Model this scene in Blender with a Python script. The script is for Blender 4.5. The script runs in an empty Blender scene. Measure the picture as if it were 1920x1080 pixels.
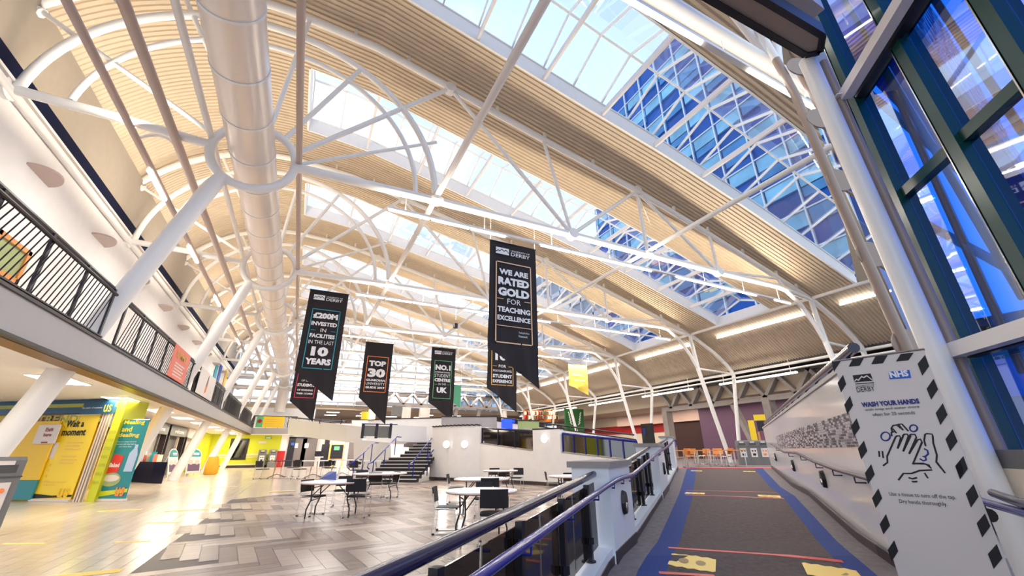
import bpy, bmesh, math, random
from mathutils import Vector, Matrix
import numpy as np
random.seed(7)
C = bpy.context.scene.collection
NTH = ['nearest', 'second', 'third', 'fourth', 'fifth', 'sixth', 'seventh', 'eighth', 'ninth', 'tenth', 'eleventh', 'farthest']
PI = math.pi
# ---------------------------------------------------------------- camera
EYE = Vector((0, 0, 1.38)); FPX = 761.4
PITCH, ROLL, YAW = math.radians(21.88), math.radians(-0.40), math.radians(26.44)
FW = Vector((math.sin(YAW)*math.cos(PITCH), math.cos(YAW)*math.cos(PITCH), math.sin(PITCH)))
R_ = Vector((math.cos(YAW), -math.sin(YAW), 0)); U_ = R_.cross(FW)
RT = R_*math.cos(ROLL)+U_*math.sin(ROLL); UP = -R_*math.sin(ROLL)+U_*math.cos(ROLL)
cam = bpy.data.objects.new('camera', bpy.data.cameras.new('camera')); C.objects.link(cam)
cam.data.sensor_width = 36; cam.data.lens = FPX/1920*36; cam.data.clip_start = .05; cam.data.clip_end = 600
M = Matrix((RT, UP, -FW)).transposed().to_4x4(); M.translation = EYE; cam.matrix_world = M
bpy.context.scene.camera = cam
# survey helpers: the point where a sight line of the photograph meets a given real plane
def ray(a): return (FW*FPX+RT*(a[0]-960)+UP*(540-a[1])).normalized()
def at_z(x, y, z=0.): d = ray((x, y)); return EYE+d*((z-EYE.z)/d.z)
def at_y(x, y, Y): d = ray((x, y)); return EYE+d*(Y/d.y)
def at_x(x, y, X): d = ray((x, y)); return EYE+d*(X/d.x)
def at_pl(x, y, P, n):
    d = ray((x, y)); n = Vector(n); return EYE+d*((Vector(P)-EYE).dot(n)/d.dot(n))
def at_r(x, y, r): d = ray((x, y)); return EYE+d*(r/math.hypot(d.x, d.y))
# ---------------------------------------------------------------- world, exposure
vs = bpy.context.scene.view_settings
vs.view_transform = 'Standard'; vs.look = 'None'; vs.gamma = 1; vs.use_curve_mapping = False; vs.exposure = 0.5
w = bpy.data.worlds.new('sky'); bpy.context.scene.world = w; w.use_nodes = True
nt = w.node_tree; nt.nodes.clear()
tc = nt.nodes.new('ShaderNodeTexCoord'); sp = nt.nodes.new('ShaderNodeSeparateXYZ')
cr = nt.nodes.new('ShaderNodeValToRGB'); bg = nt.nodes.new('ShaderNodeBackground'); wo = nt.nodes.new('ShaderNodeOutputWorld')
nz = nt.nodes.new('ShaderNodeTexNoise'); nz.inputs['Scale'].default_value = 3; nz.inputs['Detail'].default_value = 5
mx = nt.nodes.new('ShaderNodeMixRGB'); rm = nt.nodes.new('ShaderNodeMapRange')
rm.inputs[1].default_value = .5; rm.inputs[2].default_value = .75
nt.links.new(tc.outputs['Generated'], sp.inputs[0]); nt.links.new(sp.outputs['Z'], cr.inputs[0])
nt.links.new(tc.outputs['Generated'], nz.inputs['Vector']); nt.links.new(nz.outputs['Fac'], rm.inputs[0])
nt.links.new(rm.outputs[0], mx.inputs[0]); nt.links.new(cr.outputs[0], mx.inputs[1]); mx.inputs[2].default_value = (.95, .97, 1, 1)
cr.color_ramp.elements[0].position = 0; cr.color_ramp.elements[0].color = (.80, .88, .98, 1)
cr.color_ramp.elements[1].position = .9; cr.color_ramp.elements[1].color = (.50, .68, .97, 1)
nt.links.new(mx.outputs[0], bg.inputs[0]); bg.inputs[1].default_value = 1.25
nt.links.new(bg.outputs[0], wo.inputs[0])
LAMP = 1.0
def area(name, loc, sx, sy, power, direction=(0, 0, -1), roll_to=(1, 0, 0), col=(1, .93, .82)):
    l = bpy.data.lights.new(name, 'AREA'); l.shape = 'RECTANGLE'; l.size = sx; l.size_y = sy; l.energy = power*LAMP; l.color = col
    o = bpy.data.objects.new(name, l); C.objects.link(o)
    z = -Vector(direction).normalized(); x = Vector(roll_to); x = (x-z*x.dot(z)).normalized(); y = z.cross(x)
    m = Matrix((x, y, z)).transposed().to_4x4(); m.translation = Vector(loc); o.matrix_world = m
    return o
# ---------------------------------------------------------------- materials
MAT = {}
def mat(name, col, rough=.5, metal=0., emit=0., bump=0., bscale=20., var=0., spec=.5, vscale=3.):
    m = bpy.data.materials.new(name); m.use_nodes = True; n = m.node_tree; b = n.nodes['Principled BSDF']
    c = tuple(col)+(1,)
    b.inputs['Base Color'].default_value = c; b.inputs['Roughness'].default_value = rough; b.inputs['Metallic'].default_value = metal
    b.inputs['Specular IOR Level'].default_value = spec
    if emit: b.inputs['Emission Color'].default_value = c; b.inputs['Emission Strength'].default_value = emit
    t = n.nodes.new('ShaderNodeTexCoord')
    if var:
        z = n.nodes.new('ShaderNodeTexNoise'); z.inputs['Scale'].default_value = vscale; z.inputs['Detail'].default_value = 4
        k = n.nodes.new('ShaderNodeMapRange'); k.inputs[1].default_value = .3; k.inputs[2].default_value = .7
        k.inputs[3].default_value = 1-var; k.inputs[4].default_value = 1+var
        h = n.nodes.new('ShaderNodeHueSaturation'); h.inputs['Color'].default_value = c
        n.links.new(t.outputs['Object'], z.inputs['Vector']); n.links.new(z.outputs['Fac'], k.inputs[0])
        n.links.new(k.outputs[0], h.inputs['Value']); n.links.new(h.outputs[0], b.inputs['Base Color'])
    if bump:
        z = n.nodes.new('ShaderNodeTexNoise'); z.inputs['Scale'].default_value = bscale
        bp = n.nodes.new('ShaderNodeBump'); bp.inputs['Strength'].default_value = bump; bp.inputs['Distance'].default_value = .02
        n.links.new(t.outputs['Object'], z.inputs['Vector']); n.links.new(z.outputs['Fac'], bp.inputs['Height']); n.links.new(bp.outputs[0], b.inputs['Normal'])
    MAT[name] = m; return m
def glass(name, tint, refl=.15, rough=.02, alpha_col=None, opaque=0.):
    m = bpy.data.materials.new(name); m.use_nodes = True; n = m.node_tree; n.nodes.clear()
    o = n.nodes.new('ShaderNodeOutputMaterial'); t = n.nodes.new('ShaderNodeBsdfTransparent'); g = n.nodes.new('ShaderNodeBsdfGlossy')
    lw = n.nodes.new('ShaderNodeLayerWeight'); lw.inputs[0].default_value = .35
    mr = n.nodes.new('ShaderNodeMapRange'); mr.inputs[3].default_value = refl; mr.inputs[4].default_value = min(1, refl+.3)
    x = n.nodes.new('ShaderNodeMixShader'); t.inputs[0].default_value = tuple(tint)+(1,); g.inputs[1].default_value = rough; g.inputs[0].default_value = (1, 1, 1, 1)
    n.links.new(lw.outputs['Fresnel'], mr.inputs[0]); n.links.new(mr.outputs[0], x.inputs[0]); n.links.new(t.outputs[0], x.inputs[1]); n.links.new(g.outputs[0], x.inputs[2])
    n.links.new(x.outputs[0], o.inputs[0]); MAT[name] = m; return m
mat('white_steel', (.90, .88, .86), .3, bump=.02)
mat('plaster', (.88, .85, .84), .55, bump=.04, bscale=60, var=.02)
mat('paint_cool', (.84, .86, .92), .5)
mat('gloss_white', (.80, .78, .80), .12, var=.015)
mat('corrugated', (.60, .49, .37), .45, var=.04, vscale=1.5)
mat('grey_panel', (.34, .295, .25), .5, var=.03)
mat('fascia', (.42, .40, .41), .4, var=.02)
mat('dark', (.012, .010, .016), .35)
mat('wood_dark', (.22, .10, .02), .4)
mat('black_trim', (.02, .012, .014), .4)
mat('slot', (.003, .006, .028), .7, spec=.1)
mat('kerb_white', (.86, .88, .92), .35)
mat('duct', (.86, .77, .70), .30, metal=.25, bump=.2, bscale=6)
mat('pipe_tan', (.52, .40, .35), .3)
mat('brown_steel', (.36, .27, .22), .35)
mat('green_steel', (.004, .055, .048), .25)
mat('beam_white', (.80, .76, .76), .35)
mat('blue_rail', (.010, .016, .22), .18, spec=.45)
mat('dark_rail', (.016, .012, .05), .18, spec=.5)
mat('chrome', (.75, .74, .73), .15, metal=1.)
mat('black_fabric', (.010, .010, .016), .6, bump=.2, bscale=200)
mat('table_white', (.9, .9, .92), .25)
mat('wood_edge', (.45, .14, .04), .5)
mat('table_leg', (.02, .02, .025), .35)
mat('carpet', (.10, .072, .070), .9, bump=.5, bscale=150, var=.22, vscale=14)
mat('carpet_edge', (.20, .17, .18), .9, bump=.5, bscale=150, var=.15, vscale=10)
mat('carpet_blue', (.018, .045, .21), .9, bump=.3, bscale=150)
mat('tape_red', (.62, .02, .02), .5)
mat('tape_pink', (.8, .12, .14), .5)
mat('sticker', (.92, .62, .12), .5)
mat('sticker_dark', (.35, .22, .08), .6)
mat('skirting', (.05, .03, .035), .4)
mat('banner_black', (.013, .008, .012), .75)
mat('ink_white', (.88, .88, .92), .6)
mat('ink_orange', (.95, .25, .06), .6); mat('ink_teal', (.02, .32, .42), .6); mat('ink_green', (.12, .5, .22), .6)
mat('ink_gold', (.85, .5, .12), .6); mat('ink_peach', (.85, .55, .35), .6); mat('ink_pink', (.85, .06, .15), .6)
mat('ink_black', (.012, .01, .012), .6); mat('ink_navy', (.02, .03, .2), .6); mat('ink_blue', (.03, .12, .6), .6)
mat('poster_white', (.74, .66, .62), .4)
mat('yellow', (.93, .66, .02), .45); mat('yellow_deep', (.90, .55, .01), .45); mat('lime', (.62, .64, .02), .5)
mat('teal', (.02, .24, .27), .4); mat('navy_sign', (.01, .07, .15), .4); mat('olive', (.42, .42, .06), .5)
mat('cream', (.78, .68, .55), .5); mat('navy', (.008, .01, .06), .5)
mat('red', (.42, .006, .008), .45); mat('red_print', (.7, .04, .03), .5); mat('coral', (.85, .22, .16), .6)
mat('bin_grey', (.17, .165, .16), .45, var=.04); mat('bin_dark', (.07, .07, .07), .5)
mat('orange_wood', (.72, .28, .06), .45, var=.1, vscale=12); mat('bag_yellow', (.85, .45, .03), .6)
mat('concrete', (.33, .29, .27), .75, var=.06, bump=.1)
mat('pink_plaster', (.68, .50, .43), .6); mat('purple', (.14, .075, .15), .6); mat('dark_brown', (.045, .014, .014), .6)
mat('green_wall', (.02, .14, .03), .6); mat('beige', (.50, .40, .30), .6); mat('door_grey', (.16, .13, .125), .45)
mat('blue_chair', (.09, .13, .45), .5); mat('screen_blue', (.01, .05, .9), .4, emit=1.2)
mat('green_flag', (.10, .40, .24), .7); mat('yellow_flag', (.95, .72, .12), .7)
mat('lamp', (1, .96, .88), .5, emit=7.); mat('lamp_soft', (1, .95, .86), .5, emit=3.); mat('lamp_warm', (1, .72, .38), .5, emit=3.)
mat('tower_dark', (.004, .085, .40), .35, spec=.25, var=.25, vscale=.25); mat('tower_light', (.22, .52, .74), .3, var=.3, vscale=.35); mat('tower_mullion', (.8, .85, .9), .4)
mat('tower_mid', (.03, .22, .52), .2, var=.25, vscale=.4)
mat('far_block', (.72, .74, .78), .6); mat('far_window', (.25, .36, .46), .3)
mat('ground_out', (.25, .25, .25), .8, var=.1)
mat('rubber', (.01, .01, .01), .6)
mat('stair_black', (.015, .013, .02), .6); mat('nosing', (.62, .58, .56), .5)
mat('tile_light', (.50, .47, .52), .4); mat('tile_mid', (.20, .18, .24), .4); mat('tile_dark', (.05, .045, .07), .4)
mat('blue_light_glass', (.03, .12, .45), .2)
mat('food_green', (.35, .42, .18), .6); mat('bottle', (.45, .55, .75), .3)
glass('clear_glass', (.93, .96, 1.), .03)
glass('sky_glass', (.93, .96, 1.), .02)
glass('wall_glass', (.13, .46, .98), .07)
glass('rail_glass', (.17, .15, .145), .12, .05)
glass('dark_glass', (.10, .09, .08), .10, .03)
def wood(name, cols, axis_scale=(1., 12., 1.), rough=.22):
    m = bpy.data.materials.new(name); m.use_nodes = True; n = m.node_tree; b = n.nodes['Principled BSDF']
    oi = n.nodes.new('ShaderNodeObjectInfo'); r = n.nodes.new('ShaderNodeValToRGB'); r.color_ramp.interpolation = 'LINEAR'
    for i, c in enumerate(cols):
        e = r.color_ramp.elements[i] if i < 2 else r.color_ramp.elements.new(i/(len(cols)-1))
        e.position = i/(len(cols)-1); e.color = tuple(c)+(1,)
    at = n.nodes.new('ShaderNodeAttribute'); at.attribute_name = 'tone'
    ad = n.nodes.new('ShaderNodeMath'); ad.operation = 'ADD'
    fr = n.nodes.new('ShaderNodeMath'); fr.operation = 'FRACT'
    n.links.new(oi.outputs['Random'], ad.inputs[0]); n.links.new(at.outputs['Fac'], ad.inputs[1]); n.links.new(ad.outputs[0], fr.inputs[0])
    n.links.new(fr.outputs[0], r.inputs[0])
    t = n.nodes.new('ShaderNodeTexCoord'); mp = n.nodes.new('ShaderNodeMapping'); mp.inputs['Scale'].default_value = axis_scale
    z = n.nodes.new('ShaderNodeTexNoise'); z.inputs['Scale'].default_value = 2.5; z.inputs['Detail'].default_value = 6
    k = n.nodes.new('ShaderNodeMapRange'); k.inputs[1].default_value = .3; k.inputs[2].default_value = .7; k.inputs[3].default_value = .85; k.inputs[4].default_value = 1.12
    h = n.nodes.new('ShaderNodeHueSaturation')
    n.links.new(t.outputs['Object'], mp.inputs[0]); n.links.new(mp.outputs[0], z.inputs['Vector']); n.links.new(z.outputs['Fac'], k.inputs[0])
    n.links.new(k.outputs[0], h.inputs['Value']); n.links.new(r.outputs[0], h.inputs['Color']); n.links.new(h.outputs[0], b.inputs['Base Color'])
    b.inputs['Roughness'].default_value = rough; MAT[name] = m
wood('plank_wood', [(.16, .105, .08), (.44, .335, .265), (.24, .165, .13), (.54, .425, .345), (.33, .24, .19)], rough=.26)
wood('pale_plank', [(.56, .46, .36), (.64, .54, .44), (.60, .50, .39), (.66, .56, .47)], rough=.2)
# ---------------------------------------------------------------- mesh building
def tag(o, label=None, cat=None, group=None, kind=None):
    if label: o['label'] = label
    if cat: o['category'] = cat
    if group: o['group'] = group
    if kind: o['kind'] = kind
    return o
def empty(name, loc, rz=0, label=None, cat=None, group=None, kind=None):
    o = bpy.data.objects.new(name, None); C.objects.link(o); o.location = loc; o.rotation_euler = (0, 0, rz)
    o.empty_display_size = .1
    return tag(o, label, cat, group, kind)
def origin(o):
    v = Vector((0, 0, 0))
    while o is not None: v += Vector(o.location); o = o.parent
    return v
class MB:
    def __init__(s): s.v = []; s.f = []
    def poly(s, pts): n = len(s.v); s.v += [tuple(q) for q in pts]; s.f.append(tuple(range(n, n+len(pts)))); return s
    def hexa(s, b, t):                      # two matching polygons -> closed prism
        n = len(s.v); k = len(b); s.v += [tuple(q) for q in b]+[tuple(q) for q in t]
        s.f.append(tuple(range(n+k-1, n-1, -1))); s.f.append(tuple(range(n+k, n+2*k)))
        for i in range(k): j = (i+1) % k; s.f.append((n+i, n+j, n+k+j, n+k+i))
        return s
    def box(s, a, b):
        x0, x1 = sorted((a[0], b[0])); y0, y1 = sorted((a[1], b[1])); z0, z1 = sorted((a[2], b[2]))
        return s.hexa([(x0, y0, z0), (x1, y0, z0), (x1, y1, z0), (x0, y1, z0)], [(x0, y0, z1), (x1, y0, z1), (x1, y1, z1), (x0, y1, z1)])
    def prism(s, pts, z0, z1): return s.hexa([(q[0], q[1], z0) for q in pts], [(q[0], q[1], z1) for q in pts])
    def slab(s, pts, th): return s.hexa([(q[0], q[1], q[2]-th) for q in pts], [tuple(q) for q in pts])
    def beam(s, a, b, w_, h_, up=(0, 0, 1)):
        a = Vector(a); b = Vector(b); d = (b-a).normalized(); u = Vector(up)
        if abs(d.dot(u)) > .98: u = Vector((0, 1, 0))
        r = d.cross(u).normalized()*w_/2; u = r.cross(d).normalized()*h_/2
        return s.hexa([a-r-u, a+r-u, a+r+u, a-r+u], [b-r-u, b+r-u, b+r+u, b-r+u])
    def quad_on(s, o, r, u, x0, x1, y0, y1, th=.01):   # board in a frame (origin, right, up), front = r x u
        n = r.cross(u).normalized()
        P = lambda x, y, k: o+r*x+u*y+n*k
        return s.hexa([P(x0, y0, -th/2), P(x1, y0, -th/2), P(x1, y1, -th/2), P(x0, y1, -th/2)], [P(x0, y0, th/2), P(x1, y0, th/2), P(x1, y1, th/2), P(x0, y1, th/2)])
    def poly_on(s, o, r, u, pts, th=.004):
        n = r.cross(u).normalized()
        return s.hexa([o+r*x+u*y for x, y in pts], [o+r*x+u*y+n*th for x, y in pts])
    def tube(s, pts, r, seg=10, closed=False, cap=True):
        pts = [Vector(q) for q in pts]; n = len(pts); rr = r if isinstance(r, (list, tuple)) else [r]*n; ref = None; rings = []
        for i, q in enumerate(pts):
            if closed: d = pts[(i+1) % n]-pts[i-1]
            else: d = pts[min(i+1, n-1)]-pts[max(i-1, 0)]
            d.normalize()
            if ref is None:
                ref = Vector((0, 0, 1)) if abs(d.z) < .9 else Vector((0, 1, 0))
            x = (ref-d*ref.dot(d)).normalized(); ref = x; y = d.cross(x)
            base = len(s.v)
            s.v += [tuple(q+(x*math.cos(2*PI*k/seg)+y*math.sin(2*PI*k/seg))*rr[i]) for k in range(seg)]; rings.append(base)
        m = n if closed else n-1
        for i in range(m):
            a = rings[i]; b = rings[(i+1) % n]
            for k in range(seg): l = (k+1) % seg; s.f.append((a+k, a+l, b+l, b+k))
        if cap and not closed:
            s.f.append(tuple(range(rings[0]+seg-1, rings[0]-1, -1))); s.f.append(tuple(range(rings[-1], rings[-1]+seg)))
        return s
    def disc(s, c, ax, r, th, seg=20):
        c = Vector(c); ax = Vector(ax).normalized(); return s.tube([c-ax*th/2, c+ax*th/2], r, seg)
    def build(s, name, m, parent=None, smooth=False, **k):
        off = origin(parent) if parent is not None and not s.__dict__.get('local') else Vector((0, 0, 0))
        me = bpy.data.meshes.new(name); me.from_pydata([(x-off.x, y-off.y, z-off.z) for x, y, z in s.v], [], s.f); me.update()
        me.materials.append(MAT[m] if isinstance(m, str) else m)
        if smooth:
            me.polygons.foreach_set('use_smooth', [True]*len(me.polygons))
            try: me.set_sharp_from_angle(angle=math.radians(40))
            except Exception: pass
        o = bpy.data.objects.new(name, me); C.objects.link(o); o.parent = parent
        return tag(o, **k)
def L(): b = MB(); b.local = True; return b           # coordinates already local to the parent
def copy_tree(o, parent=None):
    c = o.copy(); C.objects.link(c); c.parent = parent
    for ch in list(o.children): copy_tree(ch, c)
    return c
_txt = {}
def text(body, o, r, u, w_, h_, m, parent, name='lettering', bold=0., center=True, th=.004):
    """flat lettering fitted to w_ x h_, lower left (or bottom centre) at o, in the plane r,u"""
    key = (body, bold)
    if key not in _txt:
        cu = bpy.data.curves.new('t', 'FONT'); cu.body = body; cu.size = 1; cu.offset = bold; cu.resolution_u = 2; cu.align_x = 'LEFT'
        ob = bpy.data.objects.new('t', cu); C.objects.link(ob); dg = bpy.context.evaluated_depsgraph_get()
        me = bpy.data.meshes.new_from_object(ob.evaluated_get(dg)); vs_ = [v.co.copy() for v in me.vertices]; fs = [tuple(q.vertices) for q in me.polygons]
        bpy.data.objects.remove(ob); bpy.data.curves.remove(cu); bpy.data.meshes.remove(me)
        _txt[key] = (vs_, fs)
    vs_, fs = _txt[key]
    if not vs_: return None
    x0 = min(v.x for v in vs_); x1 = max(v.x for v in vs_); y0 = min(v.y for v in vs_); y1 = max(v.y for v in vs_)
    sx = w_/(x1-x0); sy = h_/(y1-y0) if h_ else sx
    n = r.cross(u).normalized(); b = MB(); dx = -w_/2 if center else 0
    b.v = [tuple(o+r*((v.x-x0)*sx+dx)+u*((v.y-y0)*sy)+n*th) for v in vs_]; b.f = fs
    return b.build(name, m, parent)
def struct(b, name, m, parent=None, smooth=False): return b.build(name, m, parent, smooth, kind='structure' if parent is None else None)
Z = Vector((0, 0, 1))
# ================================================================ SECTION OF THE HALL
SP = 9.; Y0 = 3.58
TY = [Y0+SP*k for k in range(7)]
YEND = 61.5
cx, cz = -2.4, 9.8
SK = []
for a in range(154, 88, -4): SK.append((cx+7.05*math.cos(math.radians(a)), cz+7.05*math.sin(math.radians(a))))
SK += [(0.4, 16.72), (3.4, 16.08), (8.24, 15.0), (13.3, 13.95), (18, 12.7), (23.5, 11.05), (26.7, 10.05), (28.6, 9.05), (30.0, 8.1), (31.3, 7.35)]
SKX = np.array([q[0] for q in SK]); SKZ = np.array([q[1] for q in SK])
def skin(x): return float(np.interp(x, SKX, SKZ))
def xs_between(a, b, step=.9):
    s = [a]+[float(q) for q in SKX if a+.15 < q < b-.15]+[b]; out = [s[0]]
    for q in s[1:]:
        k = max(1, int((q-out[-1])/step)); p0 = out[-1]
        for i in range(1, k+1): out.append(p0+(q-p0)*i/k)
    return out
def xlim(y): return float(np.interp(y, [-5, .3, 1.3, 4.05, 5.29, 6.41, 7.2, 8.86, 10., 10.4], [-2, .5, 3.4, 12.4, 15., 18., 20.7, 25.9, 29.5, 31.3]))
# corrugated sheeting as real folded metal, ribs run across the hall
def corrugated(xa, xb, ya, yb, name='ceiling'):
    b = MB(); P = .2; n = int(round((yb-ya)/P)); xs = xs_between(xa, xb)
    prof = []
    for i in range(n): y = ya+i*P; prof += [(y, 0), (y+.09, 0), (y+.115, .055), (y+.175, .055)]
    prof.append((ya+n*P, 0))
    base = []
    for (y, dz) in prof:
        lim = xlim(y); row = []
        for x in xs:
            X = min(x, lim); row.append(len(b.v)); b.v.append((X, y, skin(X)+dz))
        base.append(row)
    for i in range(len(prof)-1):
        for j in range(len(xs)-1): b.f.append((base[i][j], base[i+1][j], base[i+1][j+1], base[i][j+1]))
    return struct(b, name, 'corrugated')
XL, XR = SKX[0], 31.3; OX0, OX1 = -2.05, 26.95
for k in range(7):
    corrugated(XL, XR, TY[k]-2.25, TY[k]+2.75)
    if k < 6:
        corrugated(XL, OX0, TY[k]+2.75, TY[k]+6.75); corrugated(OX1, XR, TY[k]+2.75, TY[k]+6.75)
corrugated(XL, 31.3, TY[0]-2.25-5, TY[0]-2.25)
# roof deck above the sheeting keeps daylight out
for k in range(7):
    b = MB(); xs = xs_between(XL, XR, 2.)
    for (xa, xb, ya, yb) in [(XL, XR, TY[k]-2.25, TY[k]+2.75)]+([(XL, OX0, TY[k]+2.75, TY[k]+6.75), (OX1, XR, TY[k]+2.75, TY[k]+6.75)] if k < 6 else []):
        xx = xs_between(xa, xb, 2.)
        for i in range(len(xx)-1):
            q = []
            for (x, y) in ((xx[i], ya), (xx[i], yb), (xx[i+1], yb), (xx[i+1], ya)):
                X = min(x, xlim(y)); q.append((X, y, skin(X)+.12))
            b.poly(q)
    struct(b, 'trim_1', 'grey_panel')
# ---------------------------------------------------------------- skylights
for k in range(6):
    ya, yb = TY[k]+2.75, TY[k]+6.75; ym = (ya+yb)/2; H1, H2 = .75, 1.45
    wroot = empty('window_%d' % (k+1), (OX0, ya, skin(OX0)), kind='structure')
    xs = [OX0+(OX1-OX0)*i/20 for i in range(21)]
    ok = lambda x, y: x <= xlim(y)+.01
    for (y, s) in ((ya, 1), (yb, -1)):                      # white upstands
        b = MB(); xx = [x for x in xs if ok(x, y)]
        for i in range(len(xx)-1):
            x0, x1 = xx[i], xx[i+1]
            b.hexa([(x0, y, skin(x0)-.02), (x1, y, skin(x1)-.02), (x1, y-.08*s, skin(x1)-.02), (x0, y-.08*s, skin(x0)-.02)],
                   [(x0, y, skin(x0)+H1), (x1, y, skin(x1)+H1), (x1, y-.08*s, skin(x1)+H1), (x0, y-.08*s, skin(x0)+H1)])
        b.build('upstand', 'plaster', wroot)
    for x in (OX0, OX1):
        if not ok(x, ya): continue
        b = MB(); z = skin(x); s = 1 if x == OX0 else -1
        b.hexa([(x, ya, z-.02), (x-.08*s, ya, z-.02), (x-.08*s, yb, z-.02), (x, yb, z-.02)], [(x, ya, z+H1), (x-.08*s, ya, z+H1), (x-.08*s, yb, z+H1), (x, yb, z+H1)])
        b.build('upstand', 'plaster', wroot)
    for i, x in enumerate(xs):                               # rafters and glass panes
        for (y, s) in ((ya, 1), (yb, -1)):
            if not ok(x, (y+ym)/2): continue
            z = skin(x)
            MB().beam((x, y, z+H1), (x, ym, z+H2), .055, .12).build('rafter', 'white_steel', wroot)
            if i < 20 and ok(xs[i+1], (y+ym)/2):
                x1 = xs[i+1]; z1 = skin(x1)
                q = [(x, y, z+H1), (x1, y, z1+H1), (x1, ym, z1+H2), (x, ym, z+H2)]
                MB().hexa([(a, c, d+.06) for a, c, d in q], [(a, c, d+.075) for a, c, d in q]).build('pane', 'sky_glass', wroot)
        if i % 2 == 0 and ok(x, ya) and 0 < i < 20:
            z = skin(x); MB().beam((x, ya-.05, z+.15), (x, yb+.05, z+.15), .10, .22).build('crossbeam', 'beam_white', wroot)
    xx = [x for x in xs if ok(x, ym)]
    MB().tube([(x, ym, skin(x)+H2) for x in xx], .05, 8).build('ridge_bar', 'white_steel', wroot)
    for y in (ya, yb):
        MB().tube([(x, y, skin(x)+H1) for x in xs if ok(x, y)], .05, 6).build('eaves_bar', 'white_steel', wroot)
# ================================================================ TRUSSES
def arcpts(c, r, a0, a1, n=24): return [(c[0]+r*math.cos(math.radians(a0+(a1-a0)*i/n)), c[1]+r*math.sin(math.radians(a0+(a1-a0)*i/n))) for i in range(n+1)]
RC = (-2.6, 9.85); RR = 1.12
def sec(pts, y=0): return [(x, y, z) for x, z in pts]
TR = {}
def make_truss():
    root = empty('roof_truss', (0, 0, 0))
    def part(name, pts, r, seg=10, m='white_steel', closed=False):
        b = L(); b.tube(sec(pts), r, seg, closed); return b.build(name, m, root, True)
    top = [(x, z-.42) for x, z in SK if x < 26.8]
    top[0] = (-8.25, 12.75)
    part('top_chord', top+[(28.8, 8.55), (29.9, 7.75), (30.45, 7.2), (30.55, 6.8)], .15)
    part('wheel_ring', arcpts(RC, RR, 0, 360, 35)[:-1], .13, closed=True)
    part('bottom_chord', [(-8.15, 10.06), (-6, 10.02), (RC[0]-RR, 9.9)], .13)
    part('bottom_chord', [(RC[0]+RR, 9.85), (3.17, 9.95), (8, 9.98), (13.4, 9.96), (18.3, 9.98), (23.2, 10.05), (26.3, 9.75)], .15)
    part('outer_arch', arcpts((-2.4, 9.9), 5.5, 178, 4, 40), .12)
    part('inner_arch', arcpts((-2.26, 9.85), 4.65, 176, 2, 40), .085)
    R2 = lambda a, r=RR: (RC[0]+r*math.cos(math.radians(a)), RC[1]+r*math.sin(math.radians(a)))
    for a, q, r in (((-8.2, 12.75), R2(160), .07), ((-5.7, 15.35), R2(115), .08), ((-2.1, 16.4), R2(80), .08), ((-.1, 14.9), R2(55), .08), ((3.4, 15.63), R2(25), .09),
                    ((3.0, 12.6), R2(5), .06), ((3.4, 15.63), (9.15, 10.0), .085), ((7.9, 14.65), (9.15, 10.0), .075), ((13.3, 13.5), (9.15, 10.0), .085),
                    ((13.3, 13.5), (13.45, 9.98), .085), ((13.3, 13.5), (18.3, 10.0), .085), ((18.2, 12.2), (18.3, 10.0), .075), ((18.3, 10.05), (23.4, 10.56), .08),
                    ((23.4, 10.6), (23.9, 10.0), .08)):
        part('strut', [a, q], r)
    part('tie', [(26.6, 7.13), (30.5, 7.02)], .085)
    part('curved_leg', [(23.9, 10.0), (25.1, 9.2), (26.0, 8.1), (26.57, 7.1)], .12)
    part('leg', [(26.3, 9.75), (26.57, 7.13), (28.3, .45)], [.13, .15, .15], 12)
    part('leg', [(30.55, 6.9), (29.3, .45)], .14, 12)
    part('leg', [(-3.22, 8.95), (-3.4, 8.5), (-5.88, 0.)], [.17, .22, .24], 14)
    for x, z in ((3.17, 9.95), (13.4, 9.96)):
        b = L(); b.disc((x, 0, z), (0, 0, 1), .28, .12, 16); b.build('node_plate', 'white_steel', root, True)
    for x, z in ((3.4, 15.6), (13.3, 13.5), (18.3, 10.0), (9.15, 10.0)):
        b = L(); b.disc((x, 0, z), (0, 1, 0), .24, .32, 12); b.build('node_plate', 'white_steel', root, True)
    for x in (-.5, 1.6, 5.6, 8, 10.7, 15.8, 18.2, 20.8, 23.5, 25.2): b = L(); b.box((x-.05, -.06, skin(x)-.36), (x+.05, .06, skin(x)+.02)); b.build('cleat', 'white_steel', root)
    return root
ORD = ['cut off near the canopy', 'nearest with a whole wheel', 'second from camera', 'third from camera', 'fourth from camera', 'fifth from camera', 'farthest']
t1 = make_truss(); t1.location = (0, TY[1], 0)
tag(t1, 'white tubular roof truss, '+ORD[1], 'truss', 'white tubular roof trusses')
for k in range(2, 7):
    c = copy_tree(t1); c.location = (0, TY[k], 0); c['label'] = 'white tubular roof truss, '+ORD[k]
root = empty('roof_truss', (0, TY[0], 0), 0, 'white tubular roof truss, '+ORD[0], 'truss', 'white tubular roof trusses')
MB().tube([(x, TY[0], 9.96) for x in (-1.5, 3, 7, 10.4)], .17, 12).build('bottom_chord', 'white_steel', root, True)
MB().tube([(x, TY[0], skin(x)-.42) for x in (-1.5, .4, 3.4, 6, 8.24, 10.4)], .15, 12).build('top_chord', 'white_steel', root, True)
for a, q in (((3.4, 15.6), (9.15, 10.0)), ((7.9, 14.6), (9.15, 10.0)), ((10.4, 14.1), (9.15, 10.0))):
    MB().tube([(a[0], TY[0], a[1]), (q[0], TY[0], q[1])], .1).build('strut', 'white_steel', root, True)
for a, q in (((3.4, 15.6), (3.17, 9.96)),):
    MB().tube([(a[0], TY[0], a[1]), (q[0], TY[0], q[1])], .1).build('strut', 'white_steel', root, True)
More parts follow.
